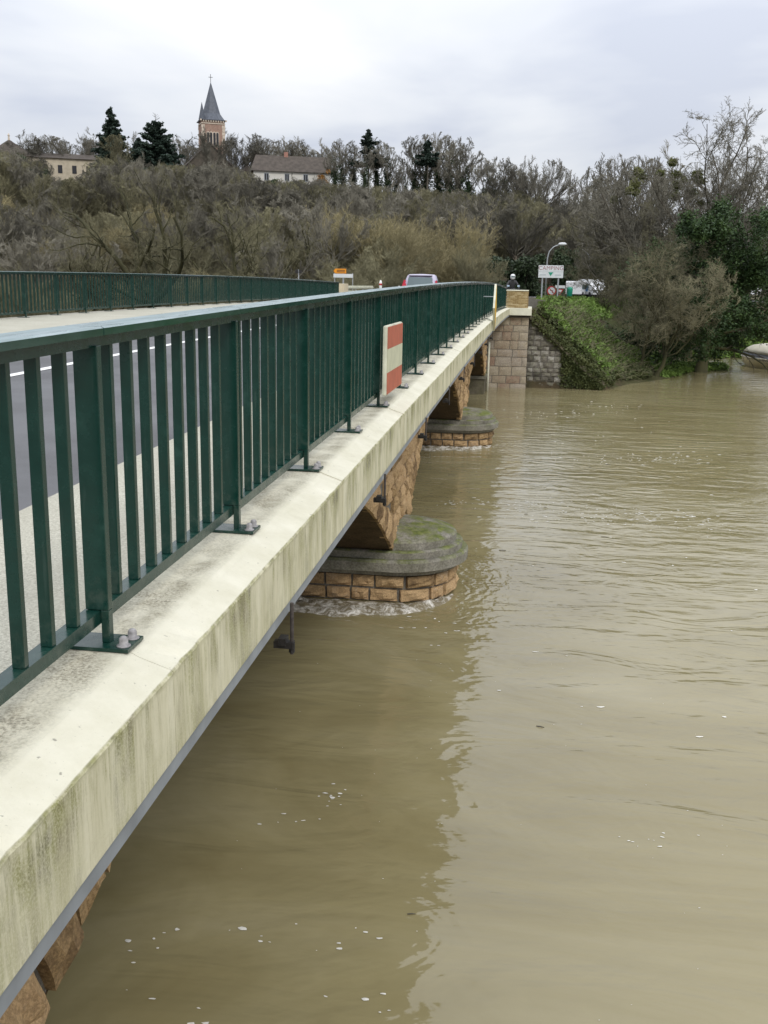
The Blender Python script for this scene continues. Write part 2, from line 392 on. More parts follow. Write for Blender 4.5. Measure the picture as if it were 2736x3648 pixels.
# ------------------------------------------------------------------ terrain and water
RX = [-100, 0, 300, 460, 600, 700, 800, 900, 1000, 1100, 1200, 1300, 1450, 1659, 2400]
RZ = [24.6, 25, 25, 25, 24.6, 23.2, 21.2, 19, 17.5, 15.5, 12.5, 9, 5, 3, 3]
RA = [math.degrees(math.atan2(*at_pixel(p, 100))) for p in RX]
def sstep(a, b, t):
    t = np.clip((t-a)/(b-a), 0, 1); return t*t*(3-2*t)
def ground(x, y):
    x = np.asarray(x, float); y = np.asarray(y, float)
    az = np.degrees(np.arctan2(x, np.maximum(y, 1))); r = np.hypot(x, y)
    bank = np.interp(x, [-400, -40, -14, 0, 4, 9, 11, 14, 16, 40, 120, 400], [66, 62, 57.5, 57.2, 57.4, 66, 71, 73.4, 87, 92, 105, 130])
    wob = .6*np.sin(x*.7+1)+.5*np.sin(x*1.9+y*.4)
    plain = np.clip((y-bank+wob*.3)*.16, -3, .16) + .006*np.clip(y-95, 0, 60) + .10*np.sin(x*.5)*np.sin(y*.43+1) *sstep(0, 6, y-bank)
    wet = np.exp(-((x-14.5)/4.0)**2-((y-81.5)/3.6)**2); plain = plain - .45*wet
    # road embankment: bridge road corridor and cross road
    xe = np.interp(y, [56, 60, 75, 95, 110], [.2, .6, 3.0, 7, 14])
    d1 = np.maximum(x-xe, -13.5-x) + np.where(y < 57.6, 99, 0)
    d2 = np.maximum(np.maximum(110-y, y-128), np.maximum(x-60, -60-x))
    d = np.minimum(d1, d2)
    emb = 4.30 - np.clip(d, 0, 99)*np.interp(y, [57, 60, 69, 90], [.97, .93, .66, .62])
    z = np.maximum(plain, np.minimum(emb, 4.3))
    ridge = np.interp(az, RA, RZ)
    hill = np.where(r > 100, .3+(ridge-.3)*(sstep(118, 232, r)**1.05), -9)
    hill = hill - .02*np.clip(r-260, 0, 300)
    far = sstep(128, 140, r)
    return np.where(r > 124, np.maximum(z*(1-far)+far*.4, hill), z)
gx = np.unique(np.concatenate([np.linspace(-900, -160, 16), np.arange(-160, -30, 4.), np.arange(-30, 32, 1.0), np.arange(32, 120, 4.), np.linspace(120, 900, 16)]))
gy = np.unique(np.concatenate([np.linspace(-120, 50, 6), np.arange(50, 100, 1.0), np.arange(100, 300, 4.), np.linspace(300, 1100, 12)]))
GX, GY = np.meshgrid(gx, gy); GZ = ground(GX, GY)
GZ += np.where((GY > 57) & (GX > -60), .05*np.sin(GX*2.3+GY)*np.cos(GY*1.7), 0) * (GZ > .3)
nx, ny = len(gx), len(gy); ii = (np.arange(ny-1)[:, None]*nx + np.arange(nx-1)[None, :]).ravel()
tm = mesh_np('terrain', np.stack([GX, GY, GZ], -1).reshape(-1, 3), np.stack([ii, ii+1, ii+nx+1, ii+nx], 1), 'ground_cover', True)
tag(link('terrain', tm), 'grassy river bank, flood plain and wooded hillside beyond the river', None, kind='structure')
wm = MB().add([(-500, -110, 0), (500, -110, 0), (500, 135, 0), (-500, 135, 0)], [(0, 1, 2, 3)]).build('river_water', 'river_water')
tag(wm, 'brown muddy flood water of the river', None, kind='structure')

# ------------------------------------------------------------------ bridge
XR, XL = -1.415, -11.2
def zr(y): return CAM_Z - 1.02 - 3.06e-4*(y-29.2)**2
def zl(y): return CAM_Z - .88 - 2.5e-4*(y-33)**2
PITCH = 1.555; Y0 = 3.065
posts_r = [Y0 + PITCH*k for k in range(-3, 35)]
bridge = tag(empty('road_bridge', (0, 0, 0)), 'three-arch stone road bridge with cream concrete coping over the flooded river', 'bridge')
YS = [-4 + 1.5*i for i in range(41)] + [56.6]
# deck slab (core behind the coping panels)
link('deck', sweep('deck', [(-1.40, -.05), (-1.16, -.05), (-1.16, -.30), (-2.0, -.62), (-10.6, -.62), (-11.5, -.34), (-11.5, -.30), (-11.3, -.26), (-1.45, -.26)], YS, lambda y: zr(y)-.06, 'cream_concrete', True), bridge)
prof = [(-1.53, 0), (-1.30, -.003), (-1.272, -.008), (-1.245, -.020), (-1.135, -.058), (-1.128, -.068), (-1.127, -.37), (-1.19, -.372)]
y = -3.2
while y < 56.0:
    y2 = min(y + PITCH, 56.05)
    dx_ = rnd.uniform(-.004, .004); dz_ = rnd.uniform(-.003, .003)
    ns = 26 if y < 14 else 6
    me = sweep('coping_panel', [(a+dx_, b+dz_) for a, b in prof] + [(-1.53, -.10)], [y+.002+(y2-y-.004)*k/ns for k in range(ns+1)], zr, 'coping_concrete', True)
    for k, vv in enumerate(me.vertices):                      # worn, slightly chipped lip
        if k % 9 in (3, 4, 5):
            w_ = mnoise.noise((vv.co.y*7, k % 9*.2, 1))*.004 + mnoise.noise((vv.co.y*23, 5, k % 9*.3))*.003 - (.010 if mnoise.noise((vv.co.y*11, 9, 4)) > .52 and k % 9 > 3 else 0)
            vv.co.x += w_; vv.co.z += w_*.6
    link('coping_panel', me, bridge)
    y = y2
link('drip_strip', sweep('drip_strip', [(-1.145, -.35), (-1.145, -.445), (-1.165, -.445), (-1.165, -.35)], YS[:-1], zr, 'grey_strip', True), bridge)
link('sidewalk', sweep('sidewalk', [(-1.50, -.006), (-2.60, -.02), (-2.66, -.03), (-2.66, -.20)], YS, zr, 'sidewalk'), bridge)
link('sidewalk', sweep('sidewalk', [(-8.95, -.22), (-8.95, -.03), (-9.0, -.015), (-11.45, 0), (-11.5, -.3)], YS + [58.5, 60.5], zl, 'sidewalk'), bridge)
# hanger rods with clamps below the drip strip
HANG0 = 4.62
for k in range(0, 10):
    yk = HANG0 + 3.262*k; z = zr(yk)
    if yk > 31.5: break
    h = MB().tube([(-1.105, yk, z-.36), (-1.105, yk, z-.63)], .010, 6).build('hanger_rod', 'rust_iron', bridge)
    MB().box((-1.145, yk, z-.58), (.10, .045, .034)).box((-1.15, yk, z-.56), (.04, .07, .036)).tube([(-1.105, yk, z-.62), (-1.105, yk, z-.57)], .016, 6).build('clamp', 'black_iron', h)

# road
def road_prof(y):
    a, b = zr(y)-.14, zl(y)-.15
    return [(-2.64, a), (-4.3, a*.66+b*.34+.05), (-5.9, (a+b)/2+.07), (-7.4, a*.33+b*.67+.055), (-8.97, b)]
def strip(name, x0, x1, Ys, mat, lift=0, parent=None):
    V = []; F = []
    def zz(x, y):
        pr = road_prof(min(y, 60)); xs = [q[0] for q in pr][::-1]; zs = [q[1] for q in pr][::-1]
        return float(np.interp(x, xs, zs)) + lift
    xs = [x0 + (x1-x0)*i/ (8 if abs(x1-x0) > 1 else 1) for i in range(9 if abs(x1-x0) > 1 else 2)]
    for yy in Ys:
        for x in xs: V.append((x, yy, zz(x, yy)))
    n = len(xs)
    for j in range(len(Ys)-1):
        for i in range(n-1): F.append((j*n+i, j*n+i+1, (j+1)*n+i+1, (j+1)*n+i))
    return MB().add(V, F).build(name, mat, parent)
road = strip('road', -9.0, -2.6, YS + [60, 66, 75, 90, 105, 117], 'asphalt')
tag(road, 'dark grey asphalt road crossing the bridge', None, kind='structure')
strip('centre_line', -6.02, -5.88, YS + [60, 66], 'white_paint', .004, road)
MB().bb((-70, 113, 4.24), (70, 123, 4.335)).build('cross_road_surface', 'asphalt', road)
MB().bb((-70, 113.6, 4.336), (70, 113.75, 4.341)).build('edge_line', 'white_paint', road)

# piers, arches, spandrels
XS = -2.25; SPR = .96; RISE = 2.3
PIERS = [.95, 18.15, 36.0, 53.8]; HALF = 1.10
def rock_mesh(seed, n=4, rough=.16):
    r = random.Random(seed); V = []; F = []
    for i in range(n+1):
        for j in range(n+1):
            a, b = i/n-.5, j/n-.5; e_ = max(abs(a), abs(b))
            x = .5 - (.22*(1 if e_ > .49 else 0)) + (r.uniform(-rough, rough) if e_ < .49 else r.uniform(-.08, .05))
            V.append((x, a*(.97+r.uniform(-.03, .03)), b*(.97+r.uniform(-.03, .03))))
    for i in range(n):
        for j in range(n):
            q = i*(n+1)+j; F.append((q, q+n+1, q+n+2, q+1))
    o = len(V); ring = [i*(n+1) for i in range(n+1)] + [n*(n+1)+j for j in range(1, n+1)] + [i*(n+1)+n for i in range(n-1, -1, -1)] + [j for j in range(n-1, 0, -1)]
    for q in ring: V.append((-.5, V[q][1], V[q][2]))
    for k in range(len(ring)):
        k2 = (k+1) % len(ring); F.append((ring[k], ring[k2], o+k2, o+k))
    return MB().add(V, F)
ROCK = [rock_mesh(50+i).mesh('stone', 'orange_stone') for i in range(7)]
ASH = [rock_mesh(80+i, 3, .05).mesh('stone', 'ashlar') for i in range(5)]
WING = [rock_mesh(110+i, 3, .2).mesh('stone', 'wing_stone') for i in range(5)]
def arch_z(u, a): return SPR + RISE*(1-(u/a)**2)
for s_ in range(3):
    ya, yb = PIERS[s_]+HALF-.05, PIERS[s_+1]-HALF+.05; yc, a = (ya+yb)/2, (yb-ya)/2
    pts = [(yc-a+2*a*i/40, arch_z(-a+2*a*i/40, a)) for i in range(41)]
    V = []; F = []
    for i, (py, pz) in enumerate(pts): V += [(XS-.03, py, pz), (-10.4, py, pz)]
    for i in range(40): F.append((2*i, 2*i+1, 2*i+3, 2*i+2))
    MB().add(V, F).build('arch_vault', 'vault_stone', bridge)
    for xw in (-10.38, XS-.04):
        V = []
        for i, (py, pz) in enumerate(pts): V += [(xw, py, pz), (xw, py, zr(py)-.55)]
        sp = MB().add(V, [(2*i, 2*i+1, 2*i+3, 2*i+2) for i in range(40)]).build('spandrel_wall', 'mortar', bridge)
    # ring stones and coursed rubble of the face that shows below the coping
    def in_view(py, pz): return pz < 2.75
    t = 0; u_ = -a
    while u_ < a-.2:
        um = u_ + .20; slope = -2*RISE*um/a/a; ds = math.sqrt(1+slope*slope); w = rnd.uniform(.34, .46)
        pz = arch_z(um, a)
        if in_view(yc+um, pz):
            ang = math.atan(slope); dep = rnd.uniform(.42, .58)
            nv = Vector((0, -math.sin(ang), math.cos(ang)))
            cpos = Vector((XS-.03, yc+um, pz)) + nv*(dep/2-.005)
            link('stone', ROCK[rnd.randrange(7)], sp, cpos, (ang, 0, 0), (rnd.uniform(.15, .22), w*.95, dep))
        u_ += w/ds
    zc = SPR+.05
    while zc < 2.75:
        hgt = rnd.uniform(.24, .36); yy = yc-a-HALF+rnd.uniform(-.2, .1)
        while yy < yc+a+HALF:
            w = rnd.uniform(.32, .62); ym = yy+w/2; u2 = abs(ym-yc)
            if u2 > a or arch_z(u2, a) + .45*math.sqrt(1+(2*RISE*u2/a/a)**2) < zc+hgt*.2:
                pass
            if u2 >= a-.02 or (arch_z(min(u2+w/2, a), a)+.58*math.sqrt(1+(2*RISE*u2/a/a)**2) < zc):
                if ya-HALF < ym < yb+HALF:
                    link('stone', ROCK[rnd.randrange(7)], sp, (XS-.04, ym, zc+hgt/2), (0, 0, 0), (rnd.uniform(.14, .20), w*.96, hgt*.95))
            yy += w
        zc += hgt
def stadium(yc, r, z, n=20):
    P = []
    for k in range(n+1):
        w = -math.pi/2 + math.pi*k/n; P.append((XS + r*math.cos(w), yc + r*math.sin(w), z))
    for k in range(n+1):
        w = math.pi/2 + math.pi*k/n; P.append((-10.4 + r*math.cos(w), yc + r*math.sin(w), z))
    return P
def loft(rings):
    n = len(rings[0]); V = [p for r in rings for p in r]; F = []
    for i in range(len(rings)-1):
        for k in range(n): q = (k+1) % n; F.append((i*n+k, i*n+q, (i+1)*n+q, (i+1)*n+k))
    F.append(tuple(range(n))[::-1]); F.append(tuple((len(rings)-1)*n+k for k in range(n)))
    return MB().add(V, F)
for pi, yc in enumerate(PIERS):
    if pi in (1, 2):
        core = loft([stadium(yc, 1.03, -3), stadium(yc, 1.03, .53)]).build('pier', 'mortar', bridge)
        lower = [(1.05, .50), (1.15, .53), (1.19, .60), (1.20, .615)]
        loft([stadium(yc, r, z) for r, z in lower]).build('cap_moulding', 'pier_cap_stone', core)
        loft([stadium(yc, r, z) for r, z in [(1.22, .617), (1.30, .635), (1.31, .80), (1.28, .845)]]).build('cap_band', 'pier_cap_stone', core)
        loft([stadium(yc, r, z) for r, z in [(1.195, .847), (1.20, .96), (1.17, .985)]]).build('cap_step', 'pier_cap_stone', core)
        loft([stadium(yc, r, z) for r, z in [(1.08, .987), (1.08, 1.11), (1.04, 1.15), (.80, 1.22), (.4, 1.28), (.05, 1.30)]]).build('cap_dome', 'pier_cap_stone', core)
        for row, (za, zb) in enumerate(((.265, .505), (.015, .255), (-.235, .005))):
            s0 = -.21*(row % 2)
            arc = math.pi*1.03; tot = 5.0 + arc + 1.5; s1 = s0
            while s1 < tot:
                w = rnd.uniform(.30, .58); sm = s1+w/2
                if sm < 5.0: pos, rz = (XS-5.0+sm, yc-1.03), -math.pi/2
                elif sm < 5.0+arc:
                    th = -math.pi/2 + (sm-5.0)/1.03; pos, rz = (XS+1.03*math.cos(th), yc+1.03*math.sin(th)), th
                else: pos, rz = (XS-(sm-5.0-arc), yc+1.03), math.pi/2
                link('stone', ROCK[rnd.randrange(7)], core, (pos[0], pos[1], (za+zb)/2), (0, 0, rz), (rnd.uniform(.14, .21), w-.03, zb-za-.028))
                s1 += w
    else:
        ya, yb = (yc-3, yc+HALF) if pi == 0 else (yc-HALF, 56.4)
        ab = MB().bb((-10.4, ya, -3), (XS+.02, yb, SPR-.16)).build('abutment_springer', 'mossy_stone', bridge)
        MB().bb((-10.4, ya-.08 if pi else ya, SPR-.16), (XS+.10, yb+(.08 if pi == 0 else 0), SPR)).build('ledge', 'pier_cap_stone', ab)
        MB().bb((-10.4, ya if pi == 0 else yc, SPR), (XS-.06, yb-.9 if pi == 0 else yb, 3.9)).build('backing_wall', 'mortar', ab)
# far abutment pillar with ashlar face
FY = 56.35
ab = MB().bb((-11.4, FY, -3), (-.07, FY+4.0, 3.95)).build('abutment_pillar', 'mortar', bridge)
zc = -.25; row = 0
while zc < 3.8:
    hgt = rnd.choice((.36, .42, .48, .52)); hgt = min(hgt, 3.95-zc); x = -2.25 - (.3 if row % 2 else 0)
    while x < -.08:
        w = rnd.uniform(.42, .95); x2 = min(x+w, -.06)
        if -.06-x2 < .25: x2 = -.06
        link('stone', ASH[rnd.randrange(5)], ab, ((x+x2)/2, FY, zc+hgt/2), (0, 0, -math.pi/2), (.10, x2-x-.012, hgt-.012)); x = x2
    zc += hgt; row += 1
MB().bb((-1.75, FY-.36, zr(56)-.40), (.06, FY+4.2, zr(56)-.005)).build('pillar_ledge', 'cream_concrete', bridge, bevel=.02)
# yellow brick pier on the ledge
zb0 = zr(56)
bp = MB().bb((-1.33, 56.24, zb0-.1), (-.20, 58.2, zb0+.90)).build('brick_pillar', 'pale_mortar', bridge)
brick = MB().box((0, 0, 0), (.215, .10, .062)).mesh('brick', 'yellow_brick', bevel=.006)
for row in range(13):
    z = zb0 + .035 + row*.0695
    xs = [-1.345 + .115*(row % 2) + .2265*k for k in range(6)]
    for x in xs:
        xa, xb = max(x, -1.345), min(x+.215, -.185)
        if xb-xa < .04: continue
        link('brick', brick, bp, ((xa+xb)/2, 56.25, z), (0, 0, 0), ((xb-xa)/.215, 1, 1))
    for k in range(8):
        link('brick', brick, bp, (-.20, 56.44+.2265*k+.11*(row % 2), z), (0, 0, math.pi/2))
MB().bb((-1.37, 56.16, zb0+.905), (-.15, 58.3, zb0+.955)).build('cap_slab', 'cream_concrete', bp, bevel=.012)
MB().tube([(-2.12, 54.6, -.4), (-2.12, 54.6, 2.6)], .06, 10).build('drainpipe', 'cream_concrete', bridge, True)
# left end pedestal
MB().bb((-11.45, 59.2, 4.0), (-10.95, 60.6, zl(59)+.92)).build('end_pedestal', 'beige_render', bridge, bevel=.02)
# near pedestal that carries the viewpoint side of the bridge
np_ = MB().bb((-2.2, -5, -3), (.6, 1.0, 4.05)).build('near_pillar', 'ashlar', bridge)

# wing wall sloping down to the water
ww = tag(empty('wing_wall', (0, 57, 0)), 'weathered grey stone wing wall sloping from the bridge pillar down to the water', 'wall')
MB().prism([(-.05, -2), (4.2, -2), (4.2, .25), (3.4, .75), (.1, 3.75), (-.05, 3.85)], 1, .15, .8).build('wall', 'mortar', ww)
MB().prism([(-.05, 3.86), (.1, 3.76), (3.4, .76), (4.25, .26), (4.35, .40), (3.5, .95), (.15, 4.0), (-.05, 4.1)], 1, -.12, .9).build('coping', 'mossy_stone', ww)
zc = -.2; row = 0
while zc < 3.6:
    h_ = rnd.uniform(.22, .34); x = -.02 - .15*(row % 2)
    while x < 4:
        w = rnd.uniform(.28, .55)
        if zc+h_ < 3.85-(x+w)*.92: link('stone', WING[rnd.randrange(5)], ww, (x+w/2, .15, zc+h_/2), (0, 0, -math.pi/2), (.16, w-.02, h_-.02))
        x += w
    zc += h_; row += 1
# curved parapet behind the pillar
V = []; F = []
for i in range(15):
    t = i/14; x = -.75 + 2.4*t*t; yy = 58.3 + 7.5*t
    zt = zb0+.72-.5*t
    V += [(x-.15, yy, 3.6), (x-.15, yy, zt), (x+.15, yy, zt), (x+.15, yy, 3.6)]
for i in range(14):
    for k in range(3): F.append((4*i+k, 4*i+k+1, 4*i+k+5, 4*i+k+4))
F += [(0, 1, 2, 3), (56, 57, 58, 59)]
pw = MB().add(V, F).build('parapet_wall', 'mortar'); tag(pw, 'low grey curved parapet wall behind the yellow brick pillar', 'wall')

# ------------------------------------------------------------------ railings
def railing(x, posts, zf, H, label, nbolt, side):
    rt = tag(empty('bridge_railing', (x, posts[0], zf(posts[0]))), label, 'railing')
    org = Vector((x, posts[0], zf(posts[0])))
    def P(me, name, loc, par=rt, rot=(0, 0, 0)):
        return link(name, me, par, Vector(loc)-org if par is rt else loc, rot)
    h = H-.045
    post = MB().bb((-.032, -.018, .127), (.050, .018, H-.060)).bb((.022, -.018, .012), (.050, .018, .1265)).mesh('post', 'green_paint', bevel=.003)
    plate = MB().bb((-.09, -.07, 0), (.135, .07, .012)).mesh('base_plate', 'green_paint')
    bolt = MB().lathe([(.024, 0), (.024, .004), (.0155, .005), (.0155, .024), (.013, .031), (.008, .035), (.001, .037)], n=12).mesh('bolt_cap', 'bolt_cap', True)
    bal = MB().bb((-.023, -.014, .125), (.016, .014, H-.060)).mesh('baluster', 'green_paint', bevel=.003)
    for i, yy in enumerate(posts):
        z = zf(yy); po = P(post, 'post', (x, yy, z))
        if nbolt and i < nbolt:
            link('base_plate', plate, po)
            link('bolt_cap', bolt, po, (.108, -.038, .012)); link('bolt_cap', bolt, po, (.108, .038, .012))
        elif i < 60:
            link('base_plate', plate, po, scale=(side, 1, 1))
        if i == len(posts)-1: break
        y2 = posts[i+1]
        for j in range(1, 9):
            yb = yy + (y2-yy)*j/9; P(bal, 'baluster', (x, yb, zf(yb)), rot=(R(rnd.gauss(0, .12)), R(rnd.gauss(0, .10)), R(rnd.gauss(0, .8))))
        def seg(prof, name, a, b):
            me = sweep(name, prof, [a, (a+b)/2, b], lambda q: zf(q)-org.z, 'rail_top_paint' if name == 'handrail' else 'green_paint', True)
            me.transform(Matrix.Translation((0, -org.y, 0))); link(name, me, rt)
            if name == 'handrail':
                me.materials.append(MT['rail_sky_sheen'])
                for q_ in (1, 2, 3, 7, 8, 9): me.polygons[q_].material_index = 1  # top and chamfer faces take the painted sky sheen
        seg([(-.070, H-.028), (-.070, H-.005), (-.061, H), (.061, H), (.070, H-.005), (.070, H-.028)], 'handrail', yy+.003, y2-.003)
        seg([(-.036, H-.066), (-.036, H-.029), (.036, H-.029), (.036, H-.066)], 'under_rail', yy, y2)
        seg([(-.038, .080), (-.038, .125), (.021, .125), (.021, .080)], 'bottom_rail', yy, y2)
    return rt
railing(XR, posts_r, zr, 1.075, 'dark green metal railing running along the near edge of the bridge', 16, 1)
posts_l = [21.3 + PITCH*k for k in range(-7, 25)]
railing(XL, posts_l, zl, 1.0, 'dark green metal railing along the far side of the bridge', 0, -1)

# ------------------------------------------------------------------ trees: growth
def grow(seed, trunk, levels):
    """returns a list of (points (P,K,3), radii (P,K)) per level; the trunk is a polyline with radii"""
    g = np.random.default_rng(seed)
    pts = np.asarray(trunk[0], float)[None]; rad = np.asarray(trunk[1], float)[None]
    out = [(pts, rad)]
    for L in levels:
        P, K, _ = pts.shape; n = L['n']
        seglen = np.linalg.norm(np.diff(pts, axis=1), axis=2); plen = seglen.sum(1)
        par = np.repeat(np.arange(P), n); C = len(par)
        t = (np.tile(np.arange(n), P) + g.random(C))/n
        t = L.get('t0', .3) + (1-L.get('t0', .3))*t
        f = np.clip(t, 0, .9999)*(K-1); i0 = f.astype(int); fr = (f-i0)[:, None]
        p0 = pts[par, i0]*(1-fr) + pts[par, i0+1]*fr
        r0 = rad[par, i0]*(1-fr[:, 0]) + rad[par, i0+1]*fr[:, 0]
        tan = pts[par, i0+1]-pts[par, i0]; tan /= np.linalg.norm(tan, axis=1, keepdims=True)+1e-9
        rv = g.normal(size=(C, 3)); rv -= (rv*tan).sum(1, keepdims=True)*tan; rv /= np.linalg.norm(rv, axis=1, keepdims=True)+1e-9
        ang = np.radians(g.normal(L['ang'], L.get('dang', 12), C))*np.where(t > .96, .4, 1)
        d = tan*np.cos(ang)[:, None] + rv*np.sin(ang)[:, None]
        ln = plen[par]*L['len']*(1-L.get('taper', .45)*t)*g.uniform(.65, 1.3, C) if 'abs' not in L else L['abs']*g.uniform(.5, 1.4, C)
        k = L.get('seg', 4); q = np.empty((C, k+1, 3)); q[:, 0] = p0
        step = (ln/k)[:, None]
        for s_ in range(k):
            d = d + g.normal(size=(C, 3))*L.get('wig', .18) + np.array([0, 0, L.get('up', .1)])
            d /= np.linalg.norm(d, axis=1, keepdims=True)
            q[:, s_+1] = q[:, s_] + d*step
        if 'floor' in L: q[:, :, 2] = np.maximum(q[:, :, 2], L['floor'])
        rb = np.minimum(r0*L.get('rad', .55), L.get('rmax', 9)); rb = np.maximum(rb, L.get('rmin', .004))
        rr = rb[:, None]*np.linspace(1, L.get('tip', .35), k+1)[None]
        pts, rad = q, rr; out.append((pts, rad))
    return out
def tubes(branches, sides):
    """triangles for lists of polylines"""
    VV = []; FF = []; o = 0
    for (pts, rad), S in zip(branches, sides):
        P, K, _ = pts.shape
        tan = np.gradient(pts, axis=1); tan /= np.linalg.norm(tan, axis=2, keepdims=True)+1e-9
        ref = np.where(np.abs(tan[:, :1, 2:]) > .8, np.array([1., 0, 0]), np.array([0, 0, 1.])); ref = np.broadcast_to(ref, tan.shape)
        a = np.cross(tan, ref); a /= np.linalg.norm(a, axis=2, keepdims=True)+1e-9; b = np.cross(tan, a)
        w = 2*np.pi*np.arange(S)/S
        V = pts[:, :, None] + rad[:, :, None, None]*(a[:, :, None]*np.cos(w)[:, None] + b[:, :, None]*np.sin(w)[:, None])
        VV.append(V.reshape(-1, 3))
        base = (np.arange(P)[:, None, None]*K + np.arange(K-1)[None, :, None])*S + np.arange(S)[None, None] + o
        nxt = (np.arange(P)[:, None, None]*K + np.arange(K-1)[None, :, None])*S + ((np.arange(S)+1) % S)[None, None] + o
        FF.append(np.stack([base, nxt, nxt+S, base+S], -1).reshape(-1, 4)); o += P*K*S
    return np.concatenate(VV), np.concatenate(FF)
def leaves(g, centers, size, n_each=1, spread=.2, flat=0., elong=1.5):
    C = np.repeat(centers, n_each, 0) + g.normal(size=(len(centers)*n_each, 3))*spread
    N = len(C); a = g.normal(size=(N, 3)); a[:, 2] *= (1-flat); a /= np.linalg.norm(a, axis=1, keepdims=True)
    b = np.cross(a, g.normal(size=(N, 3))); b /= np.linalg.norm(b, axis=1, keepdims=True); c_ = np.cross(a, b)
    s_ = size*g.uniform(.6, 1.4, (N, 1))
    V = np.stack([C-a*s_*elong*.5, C+b*s_*.5+c_*s_*.12, C+a*s_*elong*.5, C-b*s_*.5+c_*s_*.12], 1).reshape(-1, 3)
    return V, np.arange(N*4).reshape(-1, 4)
def trunk_line(h, r, lean=(0, 0), wig=.15, k=7, seed=0, top=.45):
    g = random.Random(seed)
    P = [(lean[0]*h*(i/k)**1.3 + (g.uniform(-wig, wig) if i else 0), lean[1]*h*(i/k)**1.3 + (g.uniform(-wig, wig) if i else 0), h*i/k - .3*(i == 0)) for i in range(k+1)]
    return P, [r*(1.35 if i == 0 else 1)*(1-(1-top)*i/k) for i in range(k+1)]
PROTO = {}
def rounded(br, zc, a, b, seed=0, soft=.10):
    """keep a crown inside an uneven ellipsoid so that it grows a rounded outline"""
    out = []
    for p_, r_ in br:
        d = p_ - np.array([0, 0, zc]); az_ = np.arctan2(d[..., 1], d[..., 0]); el_ = d[..., 2]
        k = 1 + .09*np.sin(az_*3+seed) + .07*np.sin(az_*5+seed*2.3+el_*.9) + .05*np.sin(el_*2.1+seed)
        q = np.sqrt((d[..., 0]/a)**2 + (d[..., 1]/a)**2 + (d[..., 2]/b)**2)/k
        f = np.where(q > 1, (1+soft*np.tanh((q-1)*2.5))/np.maximum(q, 1e-6), 1.)
        f = np.where(d[..., 2] < -b*.55, np.where(q > 1, f, 1.), f)
        out.append((np.array([0, 0, zc]) + d*f[..., None], r_))
    return out
def proto(name, br, ntrunk, tmat, cmat, extra=None):
    """trunk mesh (first levels) + crown mesh (fine levels); extra: list of (part name, verts, faces, mat)"""
    parts = []
    v, f = tubes(br[:ntrunk], [7, 5, 4][:ntrunk]); parts.append(('trunk', mesh_np('trunk', v, f, tmat, True)))
    v, f = tubes(br[ntrunk:], [3]*(len(br)-ntrunk)); parts.append(('crown', mesh_np('crown', v, f, cmat)))
    for e_ in extra or []: parts.append((e_[0], mesh_np(e_[0], e_[1], e_[2], e_[3])))
    PROTO[name] = parts
def tree(name, pname, loc, h=1.0, rz=0, label='', cat='tree', group=None, wide=1.0, crown_mat=None):
    o = empty(name, loc, rz); o.scale = (h*wide, h*wide, h); tag(o, label, cat, group)
    for n_, me in PROTO[pname]: link(n_, me, o)
    return o
# unit height = 10 m trees, scaled
for i in range(3):
    g = np.random.default_rng(20+i)
    br = grow(30+i, trunk_line(5.2, .20, seed=i, top=.55), [
        dict(n=14, len=1.15, ang=46, dang=20, up=.07, t0=.35, rad=.5, wig=.08, seg=5, taper=.1),
        dict(n=8, len=.48, ang=28, dang=9, up=.08, t0=.25, rad=.5, wig=.08, seg=4),
        dict(n=7, len=.52, ang=26, dang=9, up=.06, t0=.2, rad=.5, rmin=.010, wig=.09, seg=3),
        dict(n=9, len=.60, ang=26, dang=10, up=.05, t0=.05, rad=.6, rmin=.015, rmax=.015, wig=.18, seg=2, tip=.5)])
    br = [br[0]] + rounded(br[1:], 5.2, 4.3, 4.8, i)
    proto('dome%d' % i, br, 2, 'bark_grey', 'twig_grey')
for i in range(3):
    g = np.random.default_rng(40+i)
    br = grow(50+i, trunk_line(7.4, .17, seed=9+i, top=.4, wig=.18), [
        dict(n=13, len=.55, ang=44, dang=16, up=.10, t0=.42, rad=.5, wig=.09, seg=5, taper=.2),
        dict(n=7, len=.50, ang=29, dang=9, up=.08, t0=.25, rad=.5, wig=.09, seg=4),
        dict(n=7, len=.52, ang=27, dang=9, up=.06, t0=.2, rad=.5, rmin=.009, wig=.10, seg=3),
        dict(n=9, len=.58, ang=26, dang=10, up=.05, t0=.05, rad=.6, rmin=.014, rmax=.014, wig=.18, seg=2, tip=.5)])
    br = [br[0]] + rounded(br[1:], 6.6, 2.9, 3.6, i+5)
    tp = np.array(br[0][0][0]); N = 1500; tt = g.random(N)**1.3*.80*(len(tp)-1); i0 = tt.astype(int); fr = (tt-i0)[:, None]
    cp = tp[i0]*(1-fr)+tp[i0+1]*fr; cp = cp + np.stack([np.cos(w_ := g.random(N)*6.28), np.sin(w_), np.zeros(N)], 1)*(.14+.85*g.random(N)**3*(1+.7*np.sin(cp[:, 2]*1.7+i)))[:, None]
    lp = br[1][0][:, 1:4].reshape(-1, 3); cp = np.concatenate([cp, np.repeat(lp[::3], 10, 0)+g.normal(size=(len(lp[::3])*10, 3))*.2])
    lv, lf = leaves(g, cp, .13, 3, .10)
    proto('ivy%d' % i, br, 2, 'bark_grey', 'twig_grey', [('ivy', lv, lf, 'ivy_leaf')])
